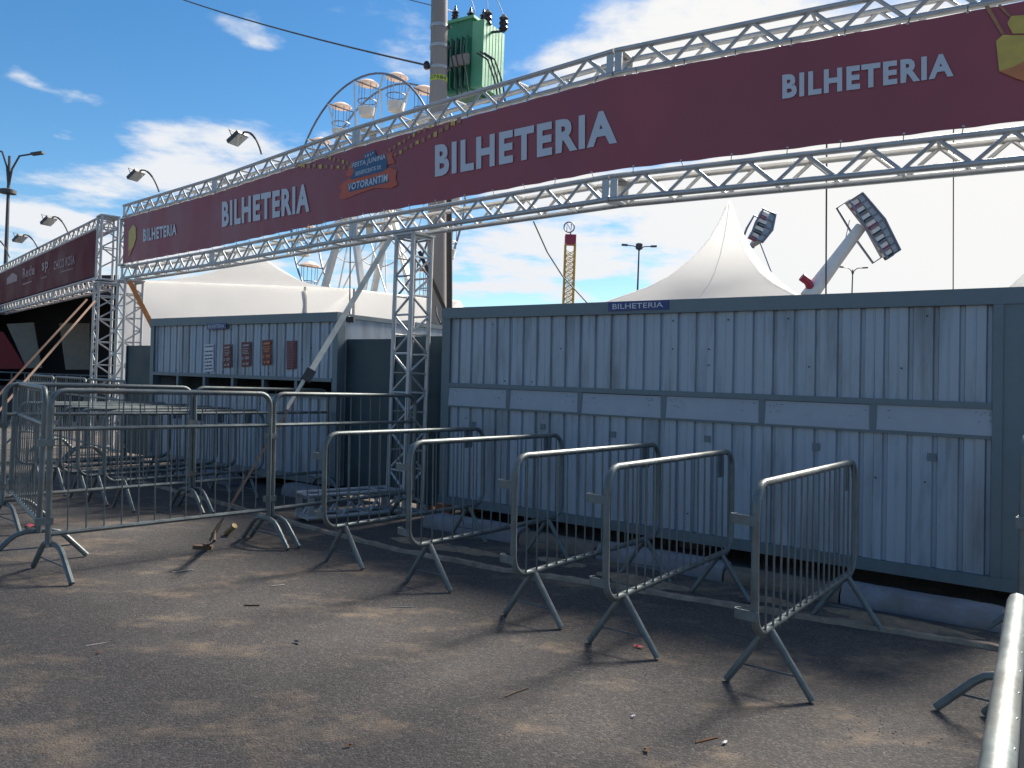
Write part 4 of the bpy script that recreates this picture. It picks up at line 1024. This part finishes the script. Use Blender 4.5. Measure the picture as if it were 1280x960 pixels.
# ------------------------------------------------------------------ litter
def twig(px, py, ln, a, m, nm, label, cat, r=.0038):
    p = G(px, py, r); d = Vector((math.cos(a), math.sin(a), 0)); s = Vector((-d.y, d.x, 0))
    mb = MB().tube([p - d * ln / 2, p + s * ln * .08, p + d * ln / 2 + s * .02], r, 6); single(mb, nm, m, label, cat, p)
twig(229, 714, .16, .5, M_twig, 'straw', 'pale straw lying on asphalt below the front queue barrier', 'straw')
twig(348, 732, .10, .4, M_twig, 'straw', 'short pale straw right of the ground stake', 'straw')
twig(503, 759, .14, -.1, M_twig, 'straw', 'pale straw on the asphalt before the lane barriers', 'straw')
twig(648, 866, .17, .7, M_rust, 'twig', 'dark twig lying on a sandy spot of asphalt', 'twig')
twig(120, 806, .10, .5, M_twig, 'straw', 'pale straw in the left foreground', 'straw')
twig(314, 757, .10, -.1, M_rust, 'twig', 'thin dark twig below the ground stake', 'twig', .005)
twig(885, 926, .13, .35, M_leaf, 'twig', 'brown twig at the lower right of the asphalt', 'twig')
def leaf(px, py, s, m, nm, label, cat):
    p = G(px, py); mb = MB(); a = random.random() * 6; pts = []
    for k in range(9):
        t = 2 * math.pi * k / 9; rr = s * (.6 + .4 * math.cos(2 * t) + random.uniform(-.12, .12)); pts.append(p + Vector((rr * math.cos(t + a), rr * .8 * math.sin(t + a), .006 + .25 * s * abs(math.cos(t)))))
    mb.add(pts + [p + Vector((0, 0, .012 + s * .15))], [(k, (k + 1) % 9, 9) for k in range(9)]); single(mb, nm, m, label, cat, p)
leaf(372, 804, .035, M_rubber, 'leaf', 'curled black leaf in the left foreground', 'leaf')
leaf(436, 934, .022, M_leaf, 'leaf', 'small rust brown leaf at the bottom of the photo', 'leaf')
leaf(124, 817, .022, M_leaf, 'leaf', 'small brown leaf in the left foreground', 'leaf')
leaf(808, 940, .03, M_leaf, 'leaf', 'flat brown leaf near the lower edge', 'leaf')
leaf(906, 930, .022, M_paper, 'paper_scrap', 'white paper scrap beside the brown twig', 'scrap')
leaf(791, 897, .016, M_paper, 'paper_scrap', 'tiny white scrap on the right asphalt', 'scrap')
leaf(798, 810, .035, M_tape, 'paper_scrap', 'dull red scrap between the legs of a lane barrier', 'scrap')
mb = MB(); pts = [G(33, 656, .01), G(40, 658, .03), G(46, 655, .015), G(52, 656, .035), G(60, 653, .01), G(66, 654, .012)]
rws = [[p + Vector((0, -.02, 0)) for p in pts], [p + Vector((.01, .03, .012)) for p in pts]]; mb.grid(rws); single(mb, 'barrier_tape', M_tape, 'crumpled red and white tape on the ground at left', 'tape', pts[2])
# loose grit over the open asphalt and dark crumbs along the shade edge
gb = MB()
def stone(mb, p, s):
    a = random.random() * 6; vs = [p + Vector((s * math.cos(a + k * 1.257) * random.uniform(.7, 1.2), s * math.sin(a + k * 1.257) * random.uniform(.7, 1.2), 0)) for k in range(5)] + [p + Vector((random.uniform(-.3, .3) * s, random.uniform(-.3, .3) * s, s * random.uniform(.5, .9)))]
    mb.add(vs, [(k, (k + 1) % 5, 5) for k in range(5)])
for i in range(2600):
    d = 2.6 + 8 * random.random() ** 1.8; x = random.uniform(-.70, .62) * d; stone(gb, Vector((x, d, 0)), random.uniform(.0022, .0055))
structure(gb, 'loose_gravel', M_stone, 'stuff')
cbm = MB()
for i in range(420):
    px = random.choice((670, 690, 780, 830, 960, 1090, 1150, 430, 560)) + random.gauss(0, 40); py = 712 + (px - 430) * .235 + 38 + random.gauss(0, 16)
    stone(cbm, G(px, py), random.uniform(.002, .0065))
structure(cbm, 'dirt_crumbs', M_rubber, 'stuff')
